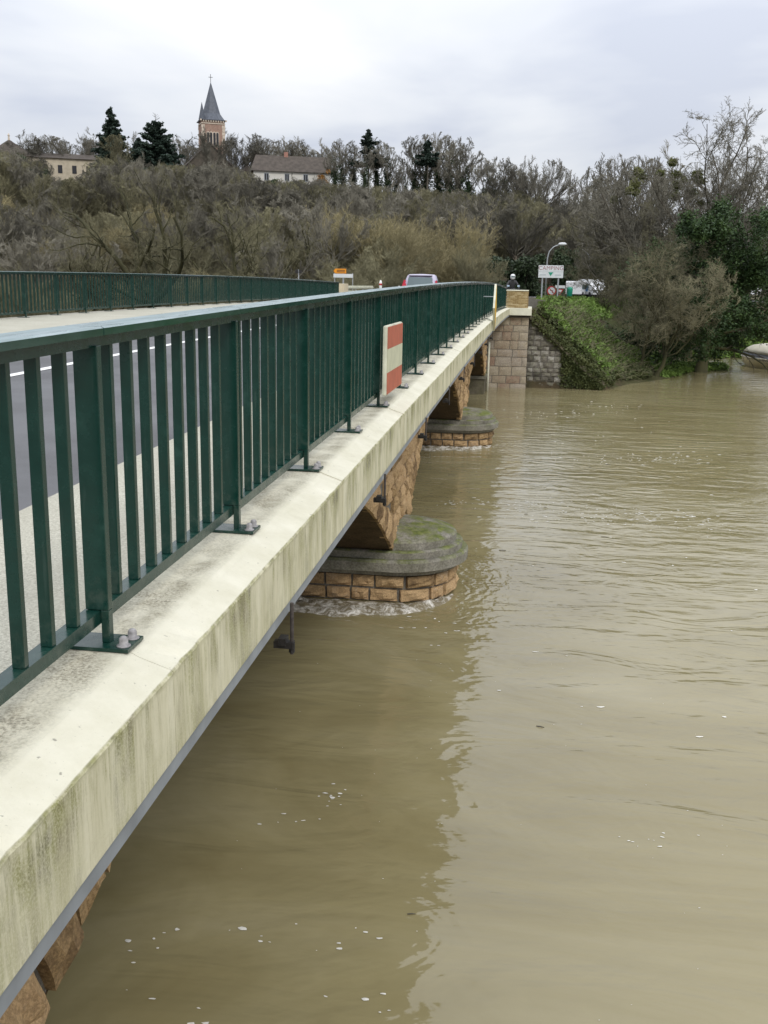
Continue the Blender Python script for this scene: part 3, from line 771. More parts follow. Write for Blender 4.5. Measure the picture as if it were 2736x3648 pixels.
for i in range(2):
    br = grow(70+i, trunk_line(9.0, .13, seed=19+i, top=.15, wig=.12, k=9), [
        dict(n=26, len=.22, ang=32, up=.25, t0=.25, rad=.4, rmax=.05, wig=.1, seg=4, taper=.6),
        dict(n=9, len=.42, ang=34, up=.12, t0=.15, rad=.5, rmin=.010, wig=.14, seg=3),
        dict(n=9, len=.5, ang=34, up=.1, t0=.1, rad=.6, rmin=.011, rmax=.011, wig=.16, seg=2, tip=.5)])
    proto('poplar%d' % i, br, 2, 'bark_grey', 'twig_grey')

def on_ground(px, dist): 
    x, y = at_pixel(px, dist); return x, y, float(ground(x, y))
def ridge_tree(pname, px, py, dist, name, label, group=None, wide=1.0, base=10.0, cat='tree'):
    x, y, z = on_ground(px, dist); top = height_at(px, py, x, y)
    return tree(name, pname, (x, y, z-.1), max(.25, (top-z)/base), rnd.uniform(0, 6.28), label, cat, group, wide)
protoH = {}
for k_, ps in PROTO.items():
    a_ = np.empty(len(ps[1][1].vertices)*3, np.float32); ps[1][1].vertices.foreach_get('co', a_); protoH[k_] = float(np.percentile(a_[2::3], 97.5))

# bare trees along the ridge, left of and behind the church and house
ORD = ['first', 'second', 'third', 'fourth', 'fifth', 'sixth', 'seventh', 'eighth', 'ninth', 'tenth', 'eleventh', 'twelfth', 'thirteenth', 'fourteenth', 'fifteenth', 'sixteenth', 'seventeenth', 'eighteenth']
GL = 'bare trees along the hilltop'
LB = 'bare grey round-crowned hilltop tree beside the buildings, %s from the left'
for i_, (px, py, dist, pn, wd) in enumerate([(22, 318, 236, 'dome0', 1.1), (62, 300, 248, 'dome1', 1.1), (92, 292, 262, 'dome2', 1.1), (125, 305, 258, 'dome0', 1.0), (172, 292, 252, 'dome1', 1.0), (198, 305, 262, 'dome2', 1.0),
                             (292, 285, 262, 'poplar0', 1.1), (385, 300, 262, 'dome0', 1.0), (405, 318, 258, 'dome2', .9), (502, 300, 262, 'dome1', 1.0), (525, 292, 256, 'dome0', 1.0), (548, 305, 266, 'dome2', 1.0),
                             (585, 310, 262, 'dome1', 1.0), (612, 303, 264, 'dome0', 1.0), (645, 306, 262, 'dome2', 1.0), (668, 318, 262, 'dome1', .9)]):
    ridge_tree(pn, px, py, dist, 'bare_tree', LB % ORD[i_], GL, wd*1.2, protoH[pn])
GI = 'ivy-clad trees on the hill crest'
LI = 'tall ivy-clad bare tree on the crest right of the white house, %s from the left'
for i_, (px, py, dist, pn, wd) in enumerate([(712, 318, 232, 'ivy0', .9), (728, 304, 240, 'ivy1', .9), (752, 306, 236, 'ivy2', .9), (775, 318, 228, 'ivy0', .8), (800, 302, 236, 'ivy1', .9), (822, 312, 228, 'ivy2', .85),
                             (842, 345, 232, 'ivy0', .7), (862, 352, 222, 'ivy1', .7), (880, 300, 226, 'ivy2', .9), (905, 296, 232, 'ivy0', .9), (930, 292, 228, 'ivy1', .95), (955, 296, 224, 'ivy2', .9), (975, 302, 232, 'ivy0', .9), (995, 318, 224, 'ivy1', .9),
                             (1032, 348, 216, 'ivy2', .9), (1052, 343, 222, 'ivy0', .9), (1075, 347, 212, 'ivy1', .9), (1095, 358, 218, 'ivy2', .85)]):
    ridge_tree(pn, px, py, dist, 'ivy_clad_tree', LI % ORD[i_], GI, wd*1.15, protoH[pn])
GP = 'slender bare trees right of the hill'
LP = 'slender upright bare tree where the hill runs out, %s from the left'
for i_, (px, py, dist, pn, wd) in enumerate([(1125, 366, 215, 'dome1', .9), (1152, 346, 205, 'dome0', .9), (1178, 380, 210, 'poplar1', 1.0), (1208, 368, 200, 'poplar0', 1.0), (1222, 384, 190, 'poplar1', 1.1), (1245, 362, 185, 'poplar0', 1.1), (1272, 345, 170, 'poplar1', 1.2), (1290, 352, 175, 'poplar0', 1.2),
                             (1312, 366, 160, 'poplar1', 1.2), (1335, 342, 150, 'dome2', .9), (1362, 356, 140, 'dome1', .9), (1388, 345, 132, 'poplar0', 1.2)]):
    ridge_tree(pn, px, py, dist, 'bare_tree', LP % ORD[i_], GP, wd, protoH[pn])
for w_, (px, py, dist, pn) in zip(('middle', 'rightmost', 'leftmost'), [(1640, 455, 210, 'dome0'), (1662, 440, 190, 'dome2'), (1612, 478, 230, 'dome1')]):
    ridge_tree(pn, px, py, dist, 'bare_tree', w_+' of three bare trees on the far plain at the right edge', 'bare trees on the far plain', 1.2, protoH[pn])

# conifers
def conifer(name, px, py, dist, wpx, label, seed, ragged=.25, bare_top=0., low=.05, dens=1.0):
    g = np.random.default_rng(seed); x, y, z = on_ground(px, dist); H = height_at(px, py, x, y)-z; W = wpx/2150*dist*.5
    o = tag(empty(name, (x, y, z)), label, 'tree')
    MB().tube([(0, 0, -.3), (.05, 0, H*.5), (0, 0, H)], [H*.018, H*.011, .02], 7).build('trunk', 'bark_grey', o)
    pts = []; rad = []; C = []
    nb = int(H*9*dens)
    for i in range(nb):
        t = low + (1-bare_top-low)*i/nb; zz = H*t; ln = W*(1.02-t)**.82*g.uniform(1-ragged*1.6, 1+ragged) ; a = g.random()*6.28
        d = np.array([math.cos(a), math.sin(a), 0]); k = np.linspace(0, 1, 6)[:, None]
        q = np.array([0, 0, zz]) + d*ln*k + np.array([0, 0, 1.])*(ln*(-.30*k+.34*k**2.2))
        pts.append(q); rad.append(np.linspace(.05, .012, 6))
        m_ = max(6, int(ln*16)); f_ = g.random(m_)**.7; C.append(np.array([0, 0, zz]) + d*ln*f_[:, None] + np.array([0, 0, 1.])*(ln*(-.30*f_+.34*f_**2.2))[:, None] + np.stack([g.normal(size=m_)*.10*ln*f_, g.normal(size=m_)*.10*ln*f_, g.normal(size=m_)*.05], 1))
    v, f = tubes([(np.array(pts), np.array(rad))], [3]); link('branches', mesh_np('branches', v, f, 'bark_grey'), o)
    v, f = leaves(g, np.concatenate(C), .34, 5, .14, .5, 1.8); link('crown', mesh_np('crown', v, f, 'conifer_needle'), o)
    if bare_top:
        q = []
        for i in range(14):
            a = g.random()*6.28; zz = H*(1-bare_top*(1-i/15)*.9); l_ = .5+.6*(1-i/14); q.append([(0, 0, zz), (math.cos(a)*l_*.5, math.sin(a)*l_*.5, zz+.15), (math.cos(a)*l_, math.sin(a)*l_, zz+.5)])
        v, f = tubes([(np.array(q), np.full((14, 3), .025))], [3]); link('dead_leader', mesh_np('dead_leader', v, f, 'bark_grey'), o)
conifer('fir_tree', 243, 235, 232, 100, 'tall dark narrow conifer left of the church tower', 5, .22)
conifer('fir_tree', 337, 246, 236, 125, 'ragged dark conifer with dead bare leader left of the church', 6, .45, .10)
conifer('fir_tree', 300, 300, 240, 85, 'smaller dark conifer between the two tall ones', 8, .4)
conifer('cedar_tree', 783, 281, 234, 90, 'dark conifer tip rising above the hilltop trees', 7, .8, low=.55, dens=.45)
conifer('cedar_tree', 908, 305, 222, 95, 'dark conifer with flat tuft between ivy-clad crest trees', 17, .8, low=.72, dens=.35)

# shrubs: three kinds; the rest of each kind is scattered as a mass over the slope
def shrub(seed, mat, n0=16, spread=34, H=6.0, n1=9, n2=9, n3=8, tw=.009):
    g = np.random.default_rng(seed); stems = []; rr = []
    for i in range(n0):
        a = g.random()*6.28; s_ = math.tan(R(abs(g.normal(0, spread)))); s_ = min(s_, 1.4); d = np.array([math.cos(a)*s_, math.sin(a)*s_, 1]); d /= np.linalg.norm(d)
        k = np.linspace(0, 1, 6)[:, None]; L = H*g.uniform(.55, .85)
        stems.append(np.array([math.cos(a), math.sin(a), 0])*g.random()*.5 + d*L*k + np.array([0, 0, .12*L])*k**2 + g.normal(size=(6, 3))*.08*L*.5*k); rr.append(np.linspace(.06, .022, 6)*g.uniform(.7, 1.3))
    lv = [dict(n=n1, len=.42, ang=32, up=.10, t0=.2, rad=.5, wig=.16, seg=4, floor=.05), dict(n=n2, len=.5, ang=34, up=.07, t0=.12, rad=.55, rmin=.011, wig=.18, seg=3, floor=.05),
          dict(n=n3, len=.55, ang=34, up=.04, t0=.08, rad=.6, rmin=tw, rmax=tw, wig=.2, seg=2, tip=.5, floor=.05)]
    # first level by hand
    pts, rad = np.array(stems), np.array(rr); out = [(pts, rad)]
    # reuse grow by treating every stem as parent
    cur = (pts, rad)
    for L in lv:
        res = grow_from(g, cur, L); out.append(res); cur = res
    v, f = tubes(out, [4, 3, 3, 3]); return mesh_np('shrub', v, f, mat)
def grow_from(g, cur, L):
    pts, rad = cur; P, K, _ = pts.shape; n = L['n']
    plen = np.linalg.norm(np.diff(pts, axis=1), axis=2).sum(1); par = np.repeat(np.arange(P), n); C = len(par)
    t = L['t0'] + (1-L['t0'])*((np.tile(np.arange(n), P)+g.random(C))/n); f = np.clip(t, 0, .9999)*(K-1); i0 = f.astype(int); fr = (f-i0)[:, None]
    p0 = pts[par, i0]*(1-fr)+pts[par, i0+1]*fr; r0 = rad[par, i0]
    tan = pts[par, i0+1]-pts[par, i0]; tan /= np.linalg.norm(tan, axis=1, keepdims=True)+1e-9
    rv = g.normal(size=(C, 3)); rv -= (rv*tan).sum(1, keepdims=True)*tan; rv /= np.linalg.norm(rv, axis=1, keepdims=True)+1e-9
    ang = np.radians(g.normal(L['ang'], 12, C)); d = tan*np.cos(ang)[:, None]+rv*np.sin(ang)[:, None]
    ln = plen[par]*L['len']*(1-.4*t)*g.uniform(.6, 1.3, C); k = L['seg']; q = np.empty((C, k+1, 3)); q[:, 0] = p0
    for s_ in range(k):
        d = d+g.normal(size=(C, 3))*L['wig']+np.array([0, 0, L['up']]); d /= np.linalg.norm(d, axis=1, keepdims=True); q[:, s_+1] = q[:, s_]+d*(ln/k)[:, None]
    q[:, :, 2] = np.maximum(q[:, :, 2], L.get('floor', -9))
    rb = np.maximum(np.minimum(r0*L['rad'], L.get('rmax', 9)), L.get('rmin', .01)); return q, rb[:, None]*np.linspace(1, L.get('tip', .4), k+1)[None]
SH = {'olive': shrub(201, 'twig_olive'), 'tan': shrub(202, 'twig_tan', 20, 26, 7.0), 'red': shrub(203, 'twig_red', 16, 30, 5.5), 'dark': shrub(204, 'twig_dark', 16, 32, 6.0)}
def put_shrub(kind, px, dist, h, label, name='bare_shrub', group=None, rz=None, wide=1.0):
    x, y, z = on_ground(px, dist)
    o = link(name, SH[kind], None, (x, y, z-.1), (0, 0, rnd.uniform(0, 6.28) if rz is None else rz), (h*wide/6.5, h*wide/6.5, h/6.5)); return tag(o, label, 'shrub', group)
src = {
 'olive': put_shrub('olive', 1010, 108, 6.5, 'olive bare shrub behind the car on the far bank'),
 'tan': put_shrub('tan', 706, 138, 11.5, 'yellowish bare willow shrub with rounded top on the lower slope below the white house'),
 'red': put_shrub('red', 1130, 165, 8.5, 'reddish brown bare shrub on the slope above the motorcyclist'),
 'dark': put_shrub('dark', 790, 182, 9, 'dark bare shrub on the slope below the ivy-clad trees')}
put_shrub('tan', 992, 150, 10.5, 'rounded yellowish bare shrub on the slope above the car')
put_shrub('tan', 940, 158, 8.5, 'pale yellowish bare shrub on the slope left of the rounded one')
def scatter(name, label, cat, so_, pts, scl):
    me = bpy.data.meshes.new(name); me.from_pydata([tuple(p) for p in pts], [], [])
    a = me.attributes.new('rot', 'FLOAT', 'POINT'); a.data.foreach_set('value', RNG.random(len(pts)).astype(np.float32)*6.28)
    a = me.attributes.new('scl', 'FLOAT_VECTOR', 'POINT'); a.data.foreach_set('vector', np.asarray(scl, np.float32).ravel())
    o = link(name, me); tag(o, label, cat, kind='stuff')
    ng = bpy.data.node_groups.new(name, 'GeometryNodeTree')
    ng.interface.new_socket('Geometry', in_out='INPUT', socket_type='NodeSocketGeometry'); ng.interface.new_socket('Geometry', in_out='OUTPUT', socket_type='NodeSocketGeometry')
    N = ng.nodes.new; gi, go = N('NodeGroupInput'), N('NodeGroupOutput'); ip = N('GeometryNodeInstanceOnPoints'); oi = N('GeometryNodeObjectInfo'); oi.inputs['Object'].default_value = so_; oi.inputs['As Instance'].default_value = True
    ra = N('GeometryNodeInputNamedAttribute'); ra.data_type = 'FLOAT'; ra.inputs['Name'].default_value = 'rot'
    sa = N('GeometryNodeInputNamedAttribute'); sa.data_type = 'FLOAT_VECTOR'; sa.inputs['Name'].default_value = 'scl'
    cx = N('ShaderNodeCombineXYZ'); K = ng.links.new
    K(gi.outputs[0], ip.inputs['Points']); K(oi.outputs['Geometry'], ip.inputs['Instance']); K(ra.outputs['Attribute'], cx.inputs['Z']); K(cx.outputs[0], ip.inputs['Rotation']); K(sa.outputs['Attribute'], ip.inputs['Scale']); K(ip.outputs[0], go.inputs[0])
    md = o.modifiers.new('scatter', 'NODES'); md.node_group = ng; return o
LIMX, LIMY = [-100, 720, 800, 900, 1000, 1100, 1250, 1400, 2000], [392, 396, 408, 424, 434, 452, 470, 490, 500]
def slope_points(n, r0, r1, px0, px1, h0, h1, wide=(1.0, 1.5), seed=0, skip=None):
    g = np.random.default_rng(seed); P = []; S = []
    while len(P) < n:
        px, r = g.uniform(px0, px1), math.sqrt(g.uniform(r0*r0, r1*r1)); x, y = at_pixel(px, r)
        if -14 < x < 9 and y < 131: continue
        if 108 < y < 130 and x > -14: continue
        if skip and skip(px, r): continue
        z = float(ground(x, y)); h = g.uniform(h0, h1); w = h*g.uniform(*wide)
        lim = height_at(px, np.interp(px, LIMX, LIMY)+g.uniform(-6, 14), x, y) - z
        if r > 135 and h > lim:
            if lim < 1.2: n -= 1; continue
            w *= max(.6, lim/h); h = lim
        P.append((x, y, z-.2)); S.append((w/6.5, w/6.5, h/6.5))
    return P, S
def cat2(*a):
    P = []; S = []
    for p, s in a: P += p; S += s
    return P, S
scatter('olive_thicket', 'mass of olive-brown bare shrubs covering the lower hillside', 'thicket', src['olive'], *cat2(slope_points(150, 92, 155, -60, 1000, 4.5, 8.0, seed=1), slope_points(115, 140, 218, -60, 1180, 3.5, 7.0, seed=2), slope_points(30, 138, 200, 1000, 1420, 3, 6.5, seed=12)))
scatter('tan_thicket', 'mass of paler yellowish bare shrubs on the lower slope', 'thicket', src['tan'], *cat2(slope_points(55, 105, 165, -60, 560, 4.5, 7, seed=3), slope_points(75, 105, 165, 560, 1010, 4.5, 8.0, seed=4)))
scatter('reddish_thicket', 'mass of reddish brown bare shrubs on the upper slope', 'thicket', src['red'], *cat2(slope_points(120, 160, 232, -60, 760, 3.0, 5.5, seed=5), slope_points(40, 145, 210, 980, 1330, 4, 7.5, seed=6)))
scatter('dark_thicket', 'mass of dark bare shrubs high on the slope below the buildings', 'thicket', src['dark'], *cat2(slope_points(120, 165, 240, -60, 900, 2.8, 5.5, seed=7), slope_points(110, 205, 240, -60, 720, 1.8, 3.4, seed=17), slope_points(40, 170, 230, 850, 1330, 4, 8, seed=8), slope_points(25, 150, 230, 1300, 1800, 4, 8, seed=9)))
# bare woodland on the upper slope: one tree of each kind stands alone, the rest reads as one mass
WX, WY = [-100, 60, 95, 115, 195, 215, 380, 400, 475, 500, 525, 545, 695, 715, 800, 1000, 1100, 1250, 1400, 1800], [322, 330, 350, 374, 374, 340, 356, 356, 356, 360, 374, 387, 387, 398, 402, 408, 412, 425, 440, 470]
def wood_proto(kind, mat):
    vs_, fs_, o_ = [], [], 0
    for _, me in PROTO[kind][:2]:
        a = np.empty(len(me.vertices)*3, np.float32); me.vertices.foreach_get('co', a); b = np.empty(len(me.loops), np.int32); me.loops.foreach_get('vertex_index', b)
        vs_.append(a.reshape(-1, 3)); fs_.append(b.reshape(-1, 4)+o_); o_ += len(me.vertices)
    return mesh_np('wood', np.concatenate(vs_), np.concatenate(fs_), mat)
def wood_points(n, r0, r1, px0, px1, h0, h1, seed, Hn):
    g = np.random.default_rng(seed); P = []; S = []
    for _ in range(n):
        px, r = g.uniform(px0, px1), math.sqrt(g.uniform(r0*r0, r1*r1)); x, y = at_pixel(px, r); z = float(ground(x, y))
        h = min(g.uniform(h0, h1), height_at(px, np.interp(px, WX, WY)+g.uniform(-4, 26), x, y)-z)
        if h < 3 or (108 < y < 130 and x > -14): continue
        w = h*g.uniform(.85, 1.25)
        P.append((x, y, z-.2)); S.append((w/Hn, w/Hn, h/Hn))
    return P, S
for kind, mat, px_, d_, h_, lab, seed, nm in (('dome1', 'twig_grey', 455, 226, 11, 'grey bare tree directly below the church gable', 61, 'grey_wood'), ('dome2', 'twig_olive', 250, 200, 10, 'olive-grey bare tree on the slope below the tall narrow conifer', 62, 'olive_wood')):
    x, y, z = on_ground(px_, d_); o = link('bare_tree', wood_proto(kind, mat), None, (x, y, z-.1), (0, 0, 1.3), (h_/protoH[kind],)*3); tag(o, lab, 'tree')
    P1, S1 = wood_points(165, 165, 244, -60, 760, 7, 13, seed, protoH[kind]); P2, S2 = wood_points(110, 150, 232, 700, 1420, 7, 13, seed+10, protoH[kind]); P3, S3 = wood_points(45, 105, 150, -60, 960, 6, 10, seed+20, protoH[kind])
    scatter(nm, 'mass of %s bare woodland trees covering the hillside' % nm.split('_')[0], 'woodland', o, P1+P2+P3, S1+S2+S3)
# ivy bushes and evergreen clumps
def leafy_bush(name, px, dist, h, w, label, mat='ivy_leaf', seed=0, n=5200, size=.22, cat='bush', zoff=0):
    g = np.random.default_rng(seed); x, y, z = on_ground(px, dist)
    cl = np.stack([g.normal(size=26)*w*.26, g.normal(size=26)*w*.26, g.uniform(.12, .86, 26)*h], 1); rr = g.uniform(.12, .26, 26)*min(w, h)
    k = g.integers(0, 26, n); d = g.normal(size=(n, 3)); d /= np.linalg.norm(d, axis=1, keepdims=True); C = cl[k]+d*(rr[k]*g.uniform(.6, 1.08, n))[:, None]; C = C[C[:, 2] > 0]
    v, f = leaves(g, C, size, 2, size*.5); o = tag(empty(name, (x, y, z+zoff)), label, cat)
    link('leaves', mesh_np('leaves', v, f, mat), o)
    st = [[(0, 0, -.1), tuple(c_*.5), tuple(c_)] for c_ in cl[:14]]
    v, f = tubes([(np.array(st), np.tile(np.array([.06, .04, .02]), (14, 1)))], [4]); link('stems', mesh_np('stems', v, f, 'bark_grey'), o)
    return o
leafy_bush('evergreen_bush', 1120, 122, 4.6, 5, 'dark evergreen bush on the slope left of the motorcyclist', seed=1)
leafy_bush('evergreen_bush', 1085, 136, 5, 6, 'dark evergreen bush above the railing end', seed=2)
leafy_bush('evergreen_bush', 1212, 142, 9.5, 5.5, 'tall dark evergreen bush behind the camping sign', seed=3, n=9000)
leafy_bush('evergreen_bush', 1168, 138, 4.2, 4.5, 'low dark evergreen bush below the street lamp', seed=4)
leafy_bush('evergreen_bush', 945, 205, 6, 6, 'dark evergreen bush at the foot of the ivy-clad trees', seed=5)
leafy_bush('evergreen_bush', 60, 196, 3.5, 7, 'dark evergreen thicket below the left hilltop building', seed=6, n=7000)
leafy_bush('evergreen_bush', 150, 185, 4, 8, 'dark green bush at the left of the hillside', seed=16, n=6000)
leafy_bush('evergreen_bush', 610, 205, 3.5, 8, 'dark green bush below the white house', seed=7)
leafy_bush('evergreen_bush', 20, 228, 6, 8, 'broad dark evergreen at the left hilltop', seed=9, n=8000)
leafy_bush('orange_leaved_tree', 690, 232, 7.5, 2.6, 'narrow tree with orange autumn leaves at the right end of the white house', 'orange_leaf', 8, 1500, .16, 'tree')
leafy_bush('orange_leaved_tree', 892, 200, 9, 3.2, 'rusty orange young tree among the ivy-clad trunks', 'twig_tan', 10, 1800, .14, 'tree')

# the big old spreading tree and its neighbours on the far bank, left
def old_tree(name, px, dist, topy, label, seed, wide=1.0, lean=(0, 0)):
    x, y, z = on_ground(px, dist); H = height_at(px, topy, x, y)-z; g = random.Random(seed)
    s_ = H/16.0
    br = grow(seed, trunk_line(4.6*s_, .62*s_, lean=lean, seed=seed, top=.8), [
        dict(n=9, len=2.1, ang=46*wide, dang=14, up=.13, t0=.30, rad=.55, wig=.22, seg=8, taper=.1, tip=.28),
        dict(n=7, len=.46, ang=46, up=.05, t0=.28, rad=.5, wig=.26, seg=6, tip=.3),
        dict(n=7, len=.46, ang=44, up=.04, t0=.2, rad=.45, rmin=.014, wig=.24, seg=4),
        dict(n=7, len=.5, ang=42, up=.03, t0=.15, rad=.5, rmin=.008, wig=.24, seg=3),
        dict(n=5, len=.6, ang=40, up=.0, t0=.1, rad=.6, rmin=.006, rmax=.006, wig=.24, seg=2, tip=.5)])
    k_ = H/np.percentile(br[-1][0][:, :, 2], 99.6); br = [(a*k_, b*max(k_, .8)) for a, b in br]
    o = tag(empty(name, (x, y, z-.2)), label, 'tree')
    v, f = tubes(br[:3], [9, 7, 5]); link('trunk', mesh_np('trunk', v, f, 'bark_mossy', True), o)
    v, f = tubes(br[3:], [3, 3, 3]); link('crown', mesh_np('crown', v, f, 'twig_olive'), o)
    return o
old_tree('old_tree', 325, 92, 345, 'large spreading old tree with mossy dark limbs behind the left railing', 301, 1.1)
old_tree('old_tree', 530, 100, 425, 'medium bare tree with mossy limbs right of the large old one', 302, 1.15)
old_tree('old_tree', 640, 108, 470, 'smaller bare mossy tree left of the orange road sign', 303, 1.2)
old_tree('old_tree', 180, 104, 470, 'bare leaning tree with dark branches left of the large old one', 304, 1.2, (-.2, 0))
put_shrub('olive', 60, 88, 6.5, 'bare olive shrub behind the left end of the far railing')
put_shrub('tan', 420, 96, 5.5, 'pale bare shrub at the foot of the large old tree')

# trees on the right bank
def big_tree(name, px, dist, topy, label, seed, spec, tmat='bark_grey', cmat='twig_grey', lean=(0, 0), trunk=(4.5, .32), base=None, round_=1.15):
    x, y, z = on_ground(px, dist) if base is None else base
    H = height_at(px, topy, x, y)-z; s_ = H/16
    br = grow(seed, trunk_line(trunk[0]*s_, trunk[1]*s_, lean=lean, seed=seed, top=.3), spec)
    if round_: br = br[:1] + rounded(br[1:], trunk[0]*s_*1.75, trunk[0]*s_*round_, trunk[0]*s_*1.35, seed)
    k_ = H/np.percentile(br[-1][0][:, :, 2], 99.6); br = [(a*k_, b*max(k_, .8)) for a, b in br]
    o = tag(empty(name, (x, y, z-.25)), label, 'tree')
    v, f = tubes(br[:3], [9, 6, 5]); link('trunk', mesh_np('trunk', v, f, tmat, True), o)
    v, f = tubes(br[3:], [3]*(len(br)-3)); link('crown', mesh_np('crown', v, f, cmat), o)
    return o, br
SY = [dict(n=17, len=1.6, ang=40, dang=18, up=.09, t0=.5, rad=.6, wig=.15, seg=7, taper=.1, tip=.3), dict(n=8, len=.46, ang=40, up=.05, t0=.25, rad=.5, wig=.19, seg=5, tip=.3),
      dict(n=8, len=.46, ang=40, up=.04, t0=.2, rad=.5, rmin=.024, wig=.2, seg=4), dict(n=7, len=.5, ang=40, up=.03, t0=.12, rad=.5, rmin=.016, wig=.22, seg=3), dict(n=3, len=.6, ang=40, up=.02, t0=.15, rad=.6, rmin=.012, rmax=.012, wig=.24, seg=2, tip=.5)]
big_tree('bare_tree', 1500, 91, 242, 'tall wide bare tree rising above the dark evergreen on the right bank', 411, SY, trunk=(5.5, .40), base=(14.0, 88.0, .2), round_=1.35)
big_tree('bare_tree', 1590, 96, 300, 'slimmer bare tree at the right edge behind the dark evergreen', 412, SY, base=(18.6, 96.0, .2), trunk=(6, .26), round_=.9)
big_tree('bare_tree', 1700, 84, 260, 'bare tree mostly cut off by the right edge of the photo', 409, SY, base=(21.9, 84.0, .2), trunk=(6, .3))
mt, mbr = big_tree('mistletoe_tree', 1415, 88, 338, 'bare tree hung with round green mistletoe clumps on the right bank', 403, SY, base=(9.6, 90.0, .4))
ml = [(1345, 372, 5), (1338, 385, 3), (1356, 380, 3), (1343, 398, 4), (1330, 412, 3), (1344, 415, 3), (1302, 432, 3), (1415, 352, 4), (1392, 374, 3), (1425, 378, 4), (1428, 400, 5), (1426, 425, 5), (1466, 378, 5), (1475, 392, 4), (1461, 418, 4), (1478, 440, 3), (1440, 388, 3)]
for i, (px, py, rpx) in enumerate(ml):
    g = np.random.default_rng(500+i); yy = 90 + g.uniform(-2, 2); x = at_pixel(px, yy)[0]; zz = height_at(px, py, x, yy)
    rr = rpx*2.0/2150*yy
    C = g.normal(size=(420, 3)); C /= np.linalg.norm(C, axis=1, keepdims=True); C = g.normal(size=(420, 3))*rr*np.array([.42, .42, .36])*g.uniform(.8, 1.2, (1, 3))
    v, f = leaves(g, C, .075, 2, .04, 0, 3.0); o = mesh_np('mistletoe', v, f, 'mistletoe_leaf')
    link('mistletoe', o, mt, Vector((x, yy, zz))-mt.location)
WL = [dict(n=12, len=1.6, ang=32, dang=14, up=.10, t0=.30, rad=.5, wig=.2, seg=7, taper=.1, tip=.3), dict(n=9, len=.45, ang=46, up=.02, t0=.2, rad=.5, wig=.24, seg=5, tip=.3, floor=2.2),
      dict(n=9, len=.48, ang=44, up=.0, t0=.15, rad=.5, rmin=.010, wig=.24, seg=4, floor=1.9), dict(n=8, len=.5, ang=42, up=-.01, t0=.1, rad=.5, rmin=.007, wig=.26, seg=3, floor=1.6), dict(n=3, len=.6, ang=40, up=-.02, floor=1.4, t0=.1, rad=.6, rmin=.0055, rmax=.0055, wig=.28, seg=2, tip=.5)]
big_tree('willow_tree', 1370, 65, 432, 'twiggy bare olive-brown willow at the water edge on the right bank', 404, WL, 'bark_mossy', 'twig_dark', base=(7.2, 65.4, .15), trunk=(6.5, .24))
big_tree('willow_tree', 1440, 66, 530, 'leaning forked willow with dark trunk standing in the flood edge', 405, WL, 'bark_mossy', 'twig_dark', lean=(.16, .05), base=(8.3, 65.6, .05), trunk=(6.0, .30))
big_tree('willow_tree', 1290, 82, 470, 'bare brushy tree on the slope behind the camping sign', 406, WL, 'bark_mossy', 'twig_dark', base=(5.9, 86.0, 1.4), trunk=(6.0, .2))
# dark evergreen at the right: leaning trunk with drooping leafy limbs
x, y, z = 11.8, 71.4, .10
g = np.random.default_rng(77)
br = grow(77, trunk_line(7.6, .38, lean=(.10, .02), seed=5, top=.4, wig=.12), [dict(n=28, len=.62, ang=68, dang=18, up=-.05, t0=.14, rad=.4, wig=.14, seg=6, taper=.25, tip=.3), dict(n=9, len=.45, ang=48, up=-.08, t0=.2, rad=.5, wig=.2, seg=4), dict(n=6, len=.5, ang=45, up=-.12, t0=.2, rad=.5, rmin=.01, wig=.2, seg=3)])
br = [(a*1.14, b) for a, b in br]
ev = tag(empty('evergreen_tree', (x, y, z-.2)), 'dense dark green tree with drooping boughs leaning over the flood water', 'tree')
v, f = tubes(br[:2], [9, 5]); link('trunk', mesh_np('trunk', v, f, 'bark_mossy', True), ev)
v, f = tubes(br[2:], [3, 3]); link('branches', mesh_np('branches', v, f, 'bark_grey'), ev)
C = np.concatenate([br[3][0][:, 1:].reshape(-1, 3), br[2][0][:, 2:].reshape(-1, 3)]); C = C[(C[:, 2] > 1.1) & ~((C[:, 0] > 2.6) & (C[:, 2] < 2.6))]
v, f = leaves(g, C, .095, 20, .22, .2, 2.0); link('crown', mesh_np('crown', v, f, 'yew_leaf'), ev)
bt = tag(empty('evergreen_tree', (12.6, 83.5, .1)), 'second ivy-covered trunk with dark foliage behind the drooping evergreen', 'tree')
br = grow(78, trunk_line(6.4, .36, lean=(.04, 0), seed=6, top=.5), [dict(n=16, len=.45, ang=50, up=.02, t0=.3, rad=.4, wig=.16, seg=6, taper=.25), dict(n=8, len=.45, ang=46, up=-.02, t0=.2, rad=.5, wig=.2, seg=4), dict(n=5, len=.5, ang=45, up=-.05, t0=.2, rad=.5, rmin=.01, wig=.2, seg=3)])
v, f = tubes(br[:2], [9, 5]); link('trunk', mesh_np('trunk', v, f, 'bark_mossy', True), bt)
C = np.concatenate([br[3][0][:, 1:].reshape(-1, 3), br[2][0][:, 1:].reshape(-1, 3)]); v, f = leaves(g, C, .13, 6, .15, .2, 1.7); link('crown', mesh_np('crown', v, f, 'ivy_leaf'), bt)

